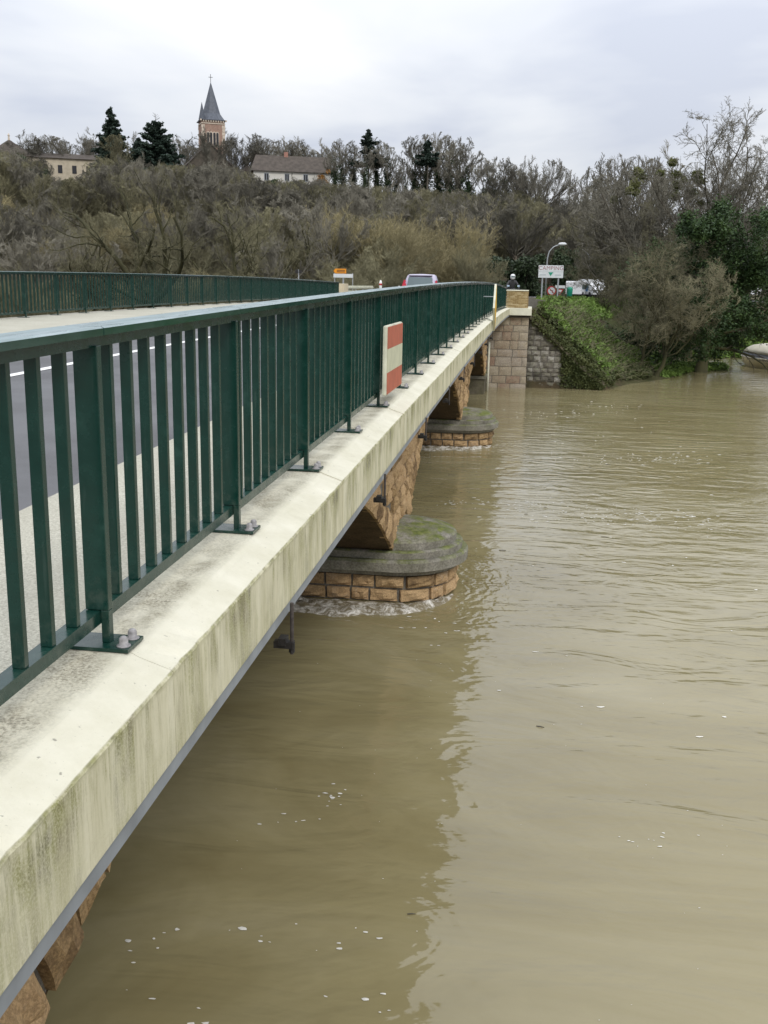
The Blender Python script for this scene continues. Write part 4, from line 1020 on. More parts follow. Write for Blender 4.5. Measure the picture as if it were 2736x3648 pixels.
# brambles, grass and ivy on the right embankment
def cover(name, label, cat, n, region, mat, size, lift, clump=None, seed=0, elong=1.6, hmax=.9, stems=None):
    g = np.random.default_rng(seed); X = g.uniform(region[0], region[1], n*3); Y = g.uniform(region[2], region[3], n*3); Z = ground(X, Y)
    ok = (Z > lift[0]) & (Z < lift[1]); X, Y, Z = X[ok][:n], Y[ok][:n], Z[ok][:n]
    hm = hmax*(.35+.65*np.abs(np.sin(X*1.1+.6*np.sin(Y*.9))*np.cos(Y*.83+1.3*np.sin(X*.5))))
    C = np.stack([X, Y, Z+hm*g.random(len(X))**.6], 1)
    v, f = leaves(g, C, size, 2, size*.7, .1, elong)
    o = link(name, mesh_np(name, v, f, mat)); return tag(o, label, cat, kind='stuff')
cover('brambles', 'tangle of brambles and weeds on the embankment below the parapet', 'brambles', 26000, (.3, 7.6, 57.8, 70), 'bramble_leaf', .10, (.12, 4.25), seed=1, hmax=.60)
g = np.random.default_rng(3); X = g.uniform(.5, 7.0, 1500); Y = g.uniform(57.8, 69, 1500); Z = ground(X, Y); ok = (Z > .15) & (Z < 4.2); X, Y, Z = X[ok], Y[ok], Z[ok]; n_ = len(X)
q = np.empty((n_, 4, 3)); q[:, 0] = np.stack([X, Y, Z], 1); d = g.normal(size=(n_, 3))*.6; d[:, 2] = 1.0; d[:, 0] += .3
for k in range(3):
    d += g.normal(size=(n_, 3))*.35; d[:, 2] -= .22; q[:, k+1] = q[:, k] + d*.30
v, f = tubes([(q, np.tile(np.array([.012, .010, .008, .005]), (n_, 1)))], [3]); tag(link('bramble_stems', mesh_np('bramble_stems', v, f, 'twig_olive')), 'dry bramble stems over the embankment', 'brambles', kind='stuff')
cover('grass', 'bright green grass on top of the embankment below the camping sign', 'grass', 20000, (.6, 9, 62, 100), 'grass_blade', .10, (3.2, 4.31), seed=2, hmax=.30, elong=3.0)
cover('slope_grass', 'green grass and weeds over the embankment beside the wing wall', 'grass', 15000, (.5, 8.6, 58, 70), 'grass_blade', .085, (.4, 4.28), seed=12, hmax=.75, elong=3.4)
cover('meadow_grass', 'green grass at the flood edge under the right trees', 'grass', 16000, (8.5, 16.5, 66, 80), 'grass_blade', .085, (.05, .6), seed=5, hmax=.16, elong=3.2)
cover('field_grass', 'grass of the meadow beyond the right trees', 'grass', 26000, (9, 40, 86, 150), 'grass_blade', .22, (.0, 2.0), seed=6, hmax=.22, elong=2.5)
# ivy on the wing wall coping
g = np.random.default_rng(9); t = g.random(5200); X = .1+4.1*t; Z = 3.95-3.35*t; C = np.stack([X+g.normal(size=5200)*.12, 56.95+g.uniform(-.15, .9, 5200), Z+g.normal(size=5200)*.14-.25*g.random(5200)*t*2.2], 1)
t2 = .42+.58*g.random(5200)**.8; C = np.concatenate([C, np.stack([.1+4.1*t2, 57.06-.12*g.random(5200), (3.95-3.35*t2)*g.random(5200)**.7+.05], 1)])
v, f = leaves(g, C, .075, 2, .05); tag(link('ivy_cover', mesh_np('ivy_cover', v, f, 'bramble_leaf')), 'mossy ivy trailing along the sloping wing wall', 'ivy', kind='stuff')

# ------------------------------------------------------------------ buildings on the hill
stonemat('church_stone', [(.2, (.33, .215, .165)), (.5, (.42, .285, .22)), (.8, (.47, .34, .27))], per=0, scale=1.2, bump=.2)
simple('quoin_stone', (.55, .47, .38), .9, .12, 2); simple('slate', (.075, .085, .105), .55, .25, 2); simple('dark_gable', (.085, .072, .056), .95, .3, 1.0); simple('brown_tile', (.070, .058, .048), .9, .3, 1.2, per_object=.1)
simple('white_render', (.60, .58, .53), .9, .08, 1); simple('beige_wall', (.47, .41, .31), .9, .15, 1); simple('dark_opening', (.02, .02, .024), .4, .1, 2); simple('shutter', (.30, .33, .36), .7, .1, 2)
simple('retaining_stone', (.11, .098, .085), .95, .3, 1); simple('chimney_brick', (.33, .17, .13), .9, .2, 3)
CH = R(27); cx_, cy_ = -79.6, 250.0; zb_ = 26.5
ch = tag(empty('church', (cx_, cy_, zb_), CH), 'pink stone church with square bell tower and slate spire on the hilltop', 'church')
w = 2.75; zt = 43.0-zb_
twr = MB().bb((-w, -w, -5), (w, w, zt)).build('tower', 'church_stone', ch)
for z in (zt-6.1, zt-.75): MB().bb((-w-.12, -w-.12, z), (w+.12, w+.12, z+.28)).build('string_course', 'quoin_stone', twr)
for sx in (-1, 1):
    for sy in (-1, 1):
        for k in range(9): MB().box((sx*(w-.28), sy*(w-.28), zt-.9-.78*k-.4), (.62 if k % 2 else .8, .8 if k % 2 else .62, .70)).build('quoin', 'quoin_stone', twr)
def arched(mb, xc, yf, z0, wd, hh, th=.12):
    poly = [(xc-wd/2, z0), (xc+wd/2, z0)] + [(xc+wd/2*math.cos(a), z0+hh-wd/2+wd/2*math.sin(a)) for a in [math.pi*i/8 for i in range(9)]]
    return mb.prism(poly, 1, yf-.02, yf+th)
for xo in (-1.35, -.62, .18, .92):
    wnd = arched(MB(), xo, -w-.13, zt-5.7, .80, 3.2, .2).build('belfry_arch', 'quoin_stone', twr); arched(MB(), xo, -w-.17, zt-5.7, .56, 3.0, .2).build('opening', 'dark_opening', wnd)
for xo in (-.55, .55):
    wnd = arched(MB(), xo, -w-.13, zt-11.2, 1.1, 3.6, .2).build('belfry_arch', 'quoin_stone', twr); arched(MB(), xo, -w-.17, zt-11.2, .82, 3.4, .2).build('opening', 'dark_opening', wnd)
MB().prism([(.45*math.cos(a), zt-7.2+.45*math.sin(a)) for a in [math.pi*i/6 for i in range(12)]], 1, -w-.1, -w+.1).build('clock', 'dark_opening', twr)
for k in range(9): MB().box((-w+.35+.6*k, -w-.22, zt-.15), (.26, .3, .4)).build('corbel', 'quoin_stone', twr)
MB().bb((-w-.4, -w-.4, zt+.05), (w+.4, w+.4, zt+.25)).build('eave', 'slate', twr)
n = 8; V = []
for k in range(n):
    a = math.pi/8+2*math.pi*k/n; V.append(((w+.45)/math.cos(math.pi/8)*math.cos(a), (w+.45)/math.cos(math.pi/8)*math.sin(a), zt+.2))
for k in range(n):
    a = math.pi/8+2*math.pi*k/n; V.append((w*.80*math.cos(a), w*.80*math.sin(a), zt+1.9))
V.append((0, 0, zt+9.3)); F = [(k, (k+1) % n, n+(k+1) % n, n+k) for k in range(n)] + [(n+k, n+(k+1) % n, 16) for k in range(n)] + [tuple(range(n))[::-1]]
spn = MB().add(V, F).build('spire', 'slate', ch)
MB().tube([(0, 0, zt+9.1), (0, 0, zt+11.0)], .06, 6).box((0, 0, zt+10.3), (1.0, .08, .10)).build('cross', 'black_iron', spn)
MB().lathe([(.85, zt+.2), (.75, zt+.6), (.03, zt+4.1)], (-w+.1, -w+.3, 0), 8).build('corner_spirelet', 'slate', ch)
for sx in (-1, 1): MB().box((sx*(w+.3), -w-.3, zt+.05), (.35, .35, .35)).build('gargoyle', 'quoin_stone', twr)
# nave with the gable end toward the river
nv = MB().prism([(-8.6, -5), (4.6, -5), (4.6, 4.2), (-2.2, 10.6), (-8.6, 4.4)], 1, -9.5, -2.9).build('nave', 'dark_gable', ch)
MB().add([(-9.0, -9.8, 4.1), (-2.2, -9.8, 10.8), (5.0, -9.8, 4.0), (5.0, -2.8, 4.0), (-2.2, -2.8, 10.8), (-9.0, -2.8, 4.1), (-9.0, -9.8, 3.9), (-2.2, -9.8, 10.55), (5.0, -9.8, 3.8), (5.0, -2.8, 3.8), (-2.2, -2.8, 10.55), (-9.0, -2.8, 3.9)],
   [(0, 1, 4, 5), (1, 2, 3, 4), (6, 11, 10, 7), (7, 10, 9, 8), (0, 6, 7, 1), (1, 7, 8, 2), (2, 8, 9, 3), (3, 9, 10, 4), (4, 10, 11, 5), (5, 11, 6, 0)]).build('nave_roof', 'brown_tile', nv)
MB().bb((4.62, -7, -5), (10.5, -1, 3.4)).build('side_chapel', 'church_stone', ch); MB().prism([(4.4, 3.4), (10.8, 3.4), (7.4, 6.2)], 1, -7.2, -.9).build('chapel_roof', 'brown_tile', ch)

hs = tag(empty('white_house', (-58.4, 244.0, 27.4), R(19)), 'long white house with steep brown tiled roof right of the church', 'house')
MB().bb((-9, -4, -4), (9, 4, 3.3)).build('wall', 'white_render', hs)
rf = MB().add([(-9.7, -4.6, 3.1), (9.7, -4.6, 3.1), (9.7, 4.6, 3.1), (-9.7, 4.6, 3.1), (-8.2, 0, 7.1), (9.3, 0, 7.1)], [(0, 1, 5, 4), (1, 2, 5), (2, 3, 4, 5), (3, 0, 4), (3, 2, 1, 0)]).build('roof', 'brown_tile', hs)
MB().bb((-1.5, -.4, 6.6), (-.6, .4, 7.9)).build('chimney', 'chimney_brick', rf)
for xo in (-6.0, -1.2, 3.2, 6.8):
    wd_ = MB().bb((xo-.55, -4.08, 1.0), (xo+.55, -3.9, 2.7)).build('window', 'shutter', hs)
    for q in (-1, 1): MB().bb((xo+q*.25-.19, -4.12, 1.15), (xo+q*.25+.19, -4.0, 2.55)).build('pane', 'dark_opening', wd_)
MB().bb((-8, -4.10, .0), (-7.2, -3.9, .02)).build('step', 'quoin_stone', hs)
lh = tag(empty('hilltop_house', (-111.5, 236.0, 27.6), R(24)), 'pale beige hilltop building with dark roof and finial at the left', 'house')
MB().bb((-7, -4, -4), (8, 4, 5.0)).build('wall', 'beige_wall', lh)
rf = MB().add([(-7.5, -4.5, 4.9), (8.5, -4.5, 4.9), (8.5, 4.5, 4.9), (-7.5, 4.5, 4.9), (-5, 0, 6.4), (7, 0, 6.4)], [(0, 1, 5, 4), (1, 2, 5), (2, 3, 4, 5), (3, 0, 4), (3, 2, 1, 0)]).build('roof', 'brown_tile', lh)
MB().bb((-16, -4, -4), (-7.02, 4, 5.2)).build('wing_wall_block', 'beige_wall', lh)
rf = MB().add([(-17, -4.6, 5.0), (-6.6, -4.6, 5.0), (-6.6, 4.6, 5.0), (-17, 4.6, 5.0), (-12.2, 0, 9.0)], [(0, 1, 4), (1, 2, 4), (2, 3, 4), (3, 0, 4), (3, 2, 1, 0)]).build('hip_roof', 'brown_tile', lh)
MB().lathe([(.3, 8.7), (.18, 9.6), (.28, 9.9), (.02, 10.4)], (-12.2, 0, 0), 8).build('finial', 'quoin_stone', rf)
for xo in (-4.2, -1.0, 2.2, 5.4): MB().bb((xo-.5, -4.07, 1.6), (xo+.5, -3.9, 3.4)).build('window', 'dark_opening', lh)
# retaining walls
rw = MB().box((-61, 236.2, 25.6), (25, .6, 3.6), R(19)).build('retaining_wall', 'retaining_stone'); tag(rw, 'dark stone retaining wall below the white house', 'wall')
rw = MB().box((-104, 231, 24.6), (38, .6, 3.4), R(24)).build('retaining_wall', 'retaining_stone'); tag(rw, 'dark stone retaining wall below the left hilltop building', 'wall')
x, y, z = on_ground(683, 228); z = height_at(683, 415, x, y)
gt = MB().box((0, 0, 1.0), (3.4, 2.4, 2.0), R(18)).build('stone_shelter', 'beige_wall', None, loc=(x, y, z-.4)); tag(gt, 'small grey stone hut on the slope below the house end', 'hut')
MB().box((.25, -1.28, 1.0), (1.9, .1, 1.2), R(18)).build('opening', 'dark_opening', gt); MB().box((0, 0, 2.08), (3.8, 2.8, .16), R(18)).build('roof_slab', 'quoin_stone', gt)

# ------------------------------------------------------------------ signs, lamps, bollards
simple('sign_white', (.60, .62, .63), .5, .08, 4); simple('galvanised', (.36, .38, .40), .45, .2, 6, metal=.3); simple('sign_red', (.42, .035, .035), .5, .1, 5); simple('sign_letter', (.30, .15, .16), .6, .2, 8); simple('sign_green', (.012, .27, .17), .5, .1, 5)
simple('faded_print', (.42, .45, .47), .6, .1, 9); simple('orange_sign', (.72, .27, .015), .5, .1, 5); simple('nav_red', (.42, .11, .06), .55, .14, 7); simple('nav_white', (.52, .52, .37), .6, .12, 9); simple('nav_frame', (.56, .56, .44), .6, .2, 5); simple('nav_yellow', (.62, .36, .02), .5, .15, 6); simple('lamp_head', (.62, .64, .66), .4, .08, 3)
def text(body, size, parent, loc, rot, mat, name='lettering', sx=1.0):
    c = bpy.data.curves.new(name, 'FONT'); c.body = body; c.size = size; c.extrude = .006; c.align_x = 'CENTER'; c.align_y = 'CENTER'; c.space_character = 1.06
    t_ = bpy.data.objects.new(name, c); col.objects.link(t_); bpy.context.view_layer.update(); me = bpy.data.meshes.new_from_object(t_.evaluated_get(bpy.context.evaluated_depsgraph_get())); bpy.data.objects.remove(t_); bpy.data.curves.remove(c)
    me.materials.clear(); me.materials.append(MT[mat]); return link(name, me, parent, loc, rot, (sx, 1, 1))
cs = tag(empty('camping_sign', (1.40, 80, 4.2)), 'white rectangular board lettered CAMPING on two posts at the roadside', 'sign')
for xo in (-.62, .60): MB().tube([(xo, .06, -.3), (xo, .06, 2.95)], .06, 8).build('post', 'galvanised', cs)
bd = MB().bb((-.95, -.03, 2.02), (.95, .03, 2.96)).build('board', 'sign_white', cs, bevel=.008)
text('CAMPING', .42, bd, (0, -.034, 2.74), (R(90), 0, 0), 'sign_letter', sx=.98)
MB().prism([(-.20, 2.44), (.18, 2.44), (-.01, 2.16)], 1, -.05, -.031).build('arrow', 'sign_green', bd)
for xo, wd in ((-.60, .48), (.55, .46)): MB().bb((xo-wd/2, -.040, 2.20), (xo+wd/2, -.031, 2.28)).build('faded_lettering', 'faded_print', bd)
MB().bb((-.93, -.038, 2.485), (.93, -.031, 2.50)).build('divider', 'faded_print', bd)
def lamp(px, dist, headpx, heady, label, tall=True):
    x, y, z = on_ground(px, dist); z = 4.25; zt_ = height_at(headpx, heady, x, y)
    hx = at_pixel(headpx, dist)[0]
    o = tag(empty('street_lamp', (x, y, z)), label, 'street lamp'); h = zt_-z; a = hx-x
    MB().tube([(0, 0, -.2), (0, 0, h*.66), (0.02*a, 0, h*.76), (a*.12, 0, h*.87), (a*.38, 0, h*.95), (a*.72, 0, h*.99)], [.085, .065, .06, .055, .05, .045], 8).build('pole', 'galvanised', o, True)
    MB().lathe([(.03, -.42), (.11, -.36), (.16, -.1), (.15, .2), (.05, .36)], n=10).build('lamp_head', 'lamp_head', o, True, (a*.95, 0, h), (R(90), 0, R(90)))
lamp(1170, 100, 1203, 527, 'curved grey street lamp rising behind the camping sign')
lamp(1262, 150, 1243, 541, 'second street lamp half hidden behind the bare trees at the right')
def round_sign(px, py, dist, r, label):
    x, y = at_pixel(px, dist); zc = height_at(px, py, x, y); o = tag(empty('road_sign', (x, y, 4.25)), label, 'sign'); h = zc-4.25
    MB().tube([(0, .04, -.2), (0, .04, h+.2)], .03, 6).build('post', 'galvanised', o)
    ring = [2*math.pi*k/24 for k in range(24)]
    d = MB().prism([(r*math.cos(a), h+r*math.sin(a)) for a in ring], 1, -.02, .01).build('disc', 'sign_red', o)
    MB().prism([(r*.74*math.cos(a), h+r*.74*math.sin(a)) for a in ring], 1, -.03, -.021).build('face', 'sign_white', d)
    MB().box((0, -.036, h), (r*1.5, .008, r*.16), rot=Matrix.Rotation(R(45), 3, 'Y')).build('bar', 'sign_red', d)
    MB().box((-r*.08, -.034, h+.03), (r*.62, .004, r*.13)).box((r*.18, -.034, h-.10), (r*.13, .004, r*.5)).build('arrow', 'dark_opening', d)
round_sign(1183, 628, 98, .45, 'round red-rimmed no turning sign beside the road right of the pillar')
x, y = at_pixel(1201, 102); gw = tag(empty('give_way_sign', (x, y, 4.25)), 'white triangular give way sign with small panel beside the road', 'sign'); h = height_at(1201, 630, x, y)-4.25
MB().tube([(0, .04, -.2), (0, .04, h+.3)], .03, 6).build('post', 'galvanised', gw)
d = MB().prism([(-.36, h+.25), (.36, h+.25), (0, h-.38)], 1, -.02, .01).build('triangle', 'sign_red', gw); MB().prism([(-.23, h+.17), (.23, h+.17), (0, h-.22)], 1, -.03, -.021).build('face', 'sign_white', d)
MB().bb((-.5, -.02, h+.34), (.5, .02, h+.62)).build('panel', 'sign_white', gw)
# orange diversion sign over white direction board
os_ = tag(empty('diversion_sign', (-12.3, 66, 4.0)), 'orange arrow diversion sign above a white direction board at the left bridge end', 'sign')
for xo in (-.55, 0, .05, .65): MB().tube([(xo, .05, -.2), (xo, .05, 2.2)], .03, 6).build('post', 'galvanised', os_)
ob = MB().prism([(-.62, 2.32), (-.50, 2.47), (.22, 2.47), (.22, 2.17), (-.50, 2.17)], 1, -.03, .02).build('orange_board', 'orange_sign', os_)
MB().bb((-.40, -.04, 2.35), (.14, -.031, 2.39)).build('printed_line', 'dark_opening', ob); MB().bb((-.40, -.04, 2.25), (.14, -.031, 2.29)).build('printed_line', 'dark_opening', ob)
MB().bb((-.62, -.03, 1.90), (.68, .02, 2.14)).build('white_board', 'sign_white', os_, bevel=.006)
tl = tag(empty('signal_post', (-14.8, 64, 3.6)), 'slim post with two dark boxes behind the left railing', 'signal')
MB().tube([(0, 0, -.5), (0, 0, 2.75)], .035, 6).build('post', 'galvanised', tl)
for s_ in (-1, 1): MB().box((s_*.12, 0, 2.62), (.16, .14, .22)).build('signal_box', 'black_iron', tl)
def bollard(px, topy, dist, label, band=True):
    x, y = at_pixel(px, dist); zt_ = height_at(px, topy, x, y); z = zt_-1.05; o = tag(empty('bollard', (x, y, z)), label, 'bollard')
    MB().lathe([(.085, 0), (.085, .92), (.06, 1.0), (.01, 1.05)], n=12).build('post', 'white_paint', o, True)
    if band: MB().lathe([(.088, .74), (.088, .86)], n=12).build('red_band', 'sign_red', o, True)
bollard(813, 605, 62, 'white bollard with red band left of the car'); bollard(853, 617, 68, 'white bollard tip just left of the car')
# guard rail after the left pedestal
gr = tag(empty('guard_rail', (-11.0, 60.7, 4.4)), 'pale steel guard rail behind the left end pedestal', 'guard rail')
for z in (.92, .62):
    MB().box((.3, 2.4, z), (.06, 5.4, .20), R(-9)).box((.34, 2.4, z), (.05, 5.4, .08), R(-9)).build('beam', 'nav_frame', gr)
for k in range(4): MB().box((.0+.22*k-.05, .5+1.35*k, .35), (.07, .1, .9)).build('post', 'galvanised', gr)
# navigation boards on the railing
nb = tag(empty('navigation_board', (-1.30, 9.58, zr(9.6)+.12)), 'red and white banded navigation board hung on the outside of the railing', 'board')
fr = MB().bb((-.012, -.54, .0), (.03, .54, .635)).build('frame', 'nav_frame', nb, bevel=.018)
for a, b, mt_ in ((.425, .622, 'nav_red'), (.210, .424, 'nav_white'), (.013, .209, 'nav_red')):
    MB().bb((.0305, -.525, a), (.035, .525, b)).build('band', mt_, fr)
yd = tag(empty('navigation_diamond', (-1.07, 30.6, 4.98)), 'yellow diamond navigation board hung edge-on outside the railing at mid bridge', 'board')
dm = MB().prism([(0, .69), (.69, 0), (0, -.69), (-.69, 0)], 0, -.03, .03).build('panel', 'nav_frame', yd)
MB().prism([(0, .66), (.66, 0), (0, -.66), (-.66, 0)], 0, .031, .036).build('face', 'nav_yellow', dm)
MB().tube([(-.03, -.3, .32), (-.36, -.3, .32)], .015, 6).build('bracket', 'galvanised', yd)

# ------------------------------------------------------------------ vehicles
simple('car_paint', (.40, .37, .47), .3, .04, 2, .6); simple('glass_dark', (.10, .14, .15), .08, .1, 2, .8); simple('tyre', (.02, .02, .02), .8, .1, 8); simple('tail_red', (.45, .02, .04), .25, .1, 6); simple('trim_black', (.02, .02, .022), .5, .1, 6); simple('plate_yellow', (.62, .50, .10), .5, .1, 6)
simple('van_white', (.66, .67, .68), .4, .06, 2); simple('van_blue', (.10, .25, .46), .45, .1, 3)
def car(loc, rz, label):
    o = tag(empty('car', loc, rz), label, 'car')
    # sections along y (rear = 0 to front = 3.85): (y, half width bottom, half width belt, roof half width, belt z, roof z)
    S = [(0.0, .74, .80, .58, .86, 1.02), (.06, .80, .83, .60, .90, 1.30), (.22, .82, .835, .60, .92, 1.46), (.8, .83, .84, .62, .93, 1.52), (1.6, .83, .84, .62, .93, 1.52), (2.3, .83, .84, .60, .93, 1.42), (3.0, .82, .83, .70, .92, .97), (3.55, .80, .78, .60, .80, .86), (3.8, .72, .70, .5, .62, .68)]
    V = []; F = []
    for yy, b, w_, r_, zb_2, zr_2 in S:
        half = [(b*.96, .26), (b, .42), (w_, .70), (w_*.99, zb_2), (r_+.03, zr_2-.05), (r_-.06, zr_2), (0, zr_2+.02)]
        ring = [(x_, yy, z_) for x_, z_ in half] + [(-x_, yy, z_) for x_, z_ in half[-2::-1]]; V += ring
    n = 13
    for i in range(len(S)-1):
        for k in range(n-1): F.append((i*n+k, i*n+k+1, (i+1)*n+k+1, (i+1)*n+k))
        F.append((i*n+n-1, i*n, (i+1)*n, (i+1)*n+n-1))
    F.append(tuple(range(n))[::-1]); F.append(tuple((len(S)-1)*n+k for k in range(n)))
    MB().add(V, F).build('body', 'car_paint', o, True)
    MB().add([(-.62, -.045, .92), (.62, -.045, .92), (.55, .065, 1.38), (-.55, .065, 1.38), (-.60, .05, .93), (.60, .05, .93), (.54, .21, 1.36), (-.54, .21, 1.36)], [(0, 1, 2, 3), (7, 6, 5, 4), (0, 4, 5, 1), (1, 5, 6, 2), (2, 6, 7, 3), (3, 7, 4, 0)]).build('rear_window', 'glass_dark', o)
    for s_ in (-1, 1):
        MB().add([(s_*.845, .45, .96), (s_*.845, 2.5, .96), (s_*.65, 2.15, 1.42), (s_*.645, .75, 1.44), (s_*.80, .45, .96), (s_*.80, 2.5, .96), (s_*.60, 2.15, 1.42), (s_*.60, .75, 1.44)], [(0, 1, 2, 3), (7, 6, 5, 4), (0, 4, 5, 1), (1, 5, 6, 2), (2, 6, 7, 3), (3, 7, 4, 0)]).build('side_window', 'glass_dark', o)
        MB().add([(s_*.62, -.07, .68), (s_*.84, -.04, .66), (s_*.86, .00, .94), (s_*.76, .03, 1.26), (s_*.64, -.03, 1.0), (s_*.64, .08, .70), (s_*.82, .12, .66), (s_*.80, .14, .92), (s_*.66, .14, 1.22), (s_*.60, .12, .98)], [(0, 1, 2, 3, 4), (9, 8, 7, 6, 5), (0, 5, 6, 1), (1, 6, 7, 2), (2, 7, 8, 3), (3, 8, 9, 4), (4, 9, 5, 0)]).build('tail_light', 'tail_red', o)
        for yy in (.68, 3.05):
            wh = MB().tube([(s_*.64, yy, .30), (s_*.83, yy, .30)], .30, 18).build('wheel', 'tyre', o); MB().tube([(s_*.80, yy, .30), (s_*.84, yy, .30)], .19, 14).build('rim', 'galvanised', wh)
        MB().box((s_*.92, 2.35, 1.0), (.16, .10, .14)).build('mirror', 'car_paint', o, bevel=.02)
    MB().bb((-.78, -.06, .30), (.78, .04, .52)).build('bumper', 'car_paint', o, bevel=.03)
    MB().bb((-.36, -.045, .76), (.36, .0, .82)).build('plate_garnish', 'nav_frame', o); MB().bb((-.26, -.04, .62), (.26, .0, .73)).build('number_plate', 'plate_yellow', o)
    MB().tube([(-.02, -.035, .97), (.42, .0, 1.03)], .014, 6).build('rear_wiper', 'trim_black', o)
    MB().bb((-.55, .06, 1.455), (.55, .30, 1.485)).build('spoiler', 'car_paint', o, bevel=.008); MB().tube([(0, .5, 1.53), (0, .42, 1.72)], .008, 5).build('aerial', 'trim_black', o)
    return o
def road_z(x, y):
    pr = road_prof(min(y, 60)); return float(np.interp(x, [q[0] for q in pr][::-1], [q[1] for q in pr][::-1]))
car((-5.12, 47.0, road_z(-5.12, 48)), R(2), 'pale lilac hatchback driving away at the far end of the bridge')
def van(px, dist, L, H, W, label, rz, blue=False):
    x, y = at_pixel(px, dist); o = tag(empty('parked_van', (x, y, 4.34), rz), label, 'van')
    MB().prism([(-L/2, .35), (L/2-.1, .35), (L/2, .9), (L/2-.55, 1.25), (L/2-1.1, H*.78), (L/2-1.5, H), (-L/2+.1, H), (-L/2, H-.15)], 1, -W/2, W/2).build('body', 'van_white', o, bevel=.05)
    for xo in (-L/2+1.0, L/2-1.0):
        for s_ in (-1, 1): MB().tube([(xo, s_*(W/2-.2), .34), (xo, s_*(W/2+.01), .34)], .34, 14).build('wheel', 'tyre', o)
    MB().bb((-L/2+.6, -W/2-.012, H*.5), (-L/2+2.0, -W/2+.02, H*.78)).build('side_window', 'glass_dark', o); MB().bb((L/2-2.2, -W/2-.012, H*.5), (L/2-1.35, -W/2+.02, H*.76)).build('side_window', 'glass_dark', o)
    if blue: MB().bb((-L/2+.3, -W/2-.014, .7), (L/2-1.5, -W/2-.002, 1.1)).build('stripe', 'van_blue', o)
van(1240, 121, 3.9, 1.85, 1.8, 'white van parked behind the bare branches right of the camping sign', R(70)); van(1272, 121, 4.4, 2.1, 1.9, 'white camper van with blue stripe half hidden by the bare trees', R(-68), True)
v2 = MB().prism([(-.2, 0), (.2, 0), (.2, 1.3), (-.2, 1.3)], 1, -.2, .2).mesh('bin', 'grass_blade')
x, y = at_pixel(1222, 113); o = MB().lathe([(.28, 0), (.34, .9), (.36, .95), (.30, 1.15), (.05, 1.22)], n=12).build('waste_bin', 'sign_green', None, True, (x, y, 4.32)); tag(o, 'small green waste bin beside the white van', 'bin')

# motorcycle and rider behind the brick pillar
simple('moto_black', (.02, .02, .022), .35, .2, 6); simple('leather', (.022, .022, .024), .5, .3, 20); simple('helmet_white', (.66, .66, .66), .25, .06, 4); simple('skin', (.45, .27, .20), .6, .1, 10); simple('moto_blue', (.35, .45, .55), .3, .1, 6)
mxy = (-1.12, 60.4, 4.36)
MB().bb((-1.9, 59.6, 3.9), (-.6, 63, 4.36)).build('shoulder', 'asphalt', road)
mc = tag(empty('motorcycle', mxy, R(188)), 'dark motorcycle mostly hidden behind the yellow brick pillar', 'motorcycle')
for yy in (-.72, .72):
    wh = MB().tube([(-.06, yy, .31), (.06, yy, .31)], .31, 20).build('wheel', 'tyre', mc); MB().tube([(-.065, yy, .31), (.065, yy, .31)], .18, 14).build('rim', 'galvanised', wh)
MB().tube([(0, .35, .92), (0, .1, .95), (0, -.15, .84)], [.10, .17, .12], 12).build('fuel_tank', 'moto_black', mc, True)
MB().bb((-.13, -.85, .74), (.13, -.12, .86)).build('seat', 'leather', mc, bevel=.04); MB().bb((-.16, -.3, .35), (.16, .3, .70)).build('engine', 'galvanised', mc, bevel=.04)
for s_ in (-1, 1): MB().tube([(s_*.09, .72, .31), (s_*.09, .48, 1.0)], .028, 8).build('fork', 'galvanised', mc)
MB().tube([(-.36, .28, 1.06), (-.2, .42, 1.05), (.2, .42, 1.05), (.36, .28, 1.06)], .016, 8).build('handlebar', 'moto_black', mc)
MB().lathe([(.02, -.08), (.10, -.04), (.11, .05), (.10, .07)], n=14).build('headlight', 'lamp_head', mc, True, (0, .58, .90), (R(-90), 0, 0))
for s_ in (-1, 1): MB().box((s_*.30, .40, 1.22), (.14, .03, .09)).build('mirror', 'moto_blue', mc, bevel=.012)
pe = tag(empty('person', mxy, R(188)), 'motorcyclist in black jacket and white helmet sitting behind the brick pillar', 'person')
J = {'pel': (0, -.28, .95, .16), 'sp': (0, -.22, 1.15, .165), 'ch': (0, -.14, 1.38, .185), 'nk': (0, -.10, 1.56, .07), 'hd': (0, -.07, 1.68, .085)}
names = list(J); V = [J[k][:3] for k in names]; RD = [J[k][3] for k in names]; E = [(0, 1), (1, 2), (2, 3), (3, 4)]
for s_ in (-1, 1):
    arm = [(s_*.20, -.13, 1.46, .085), (s_*.33, .0, 1.24, .062), (s_*.34, .24, 1.09, .048), (s_*.335, .31, 1.065, .04)]
    leg = [(s_*.12, -.24, .88, .11), (s_*.22, .16, .80, .085), (s_*.22, -.06, .42, .06), (s_*.22, -.10, .28, .05), (s_*.22, .08, .24, .045)]
    for chain, root in ((arm, 2), (leg, 0)):
        prev = root
        for a in chain: V.append(a[:3]); RD.append(a[3]); E.append((prev, len(V)-1)); prev = len(V)-1
me = bpy.data.meshes.new('body'); me.from_pydata(V, E, []); body = link('body', me, pe); me.materials.append(MT['leather'])
sm = body.modifiers.new('skin', 'SKIN'); ss = body.modifiers.new('sub', 'SUBSURF'); ss.levels = ss.render_levels = 2
for i, sv in enumerate(me.skin_vertices[0].data): sv.radius = (RD[i], RD[i]); sv.use_root = (i == 0)
hm = MB().lathe([(.06, -.15), (.125, -.11), (.143, -.02), (.143, .05), (.118, .12), (.07, .155), (.005, .168)], n=18).build('helmet', 'helmet_white', pe, True, (0, -.06, 1.74))
MB().prism([(-.10, -.03), (.10, -.03), (.11, .06), (-.11, .06)], 1, .095, .142).build('visor', 'glass_dark', hm)
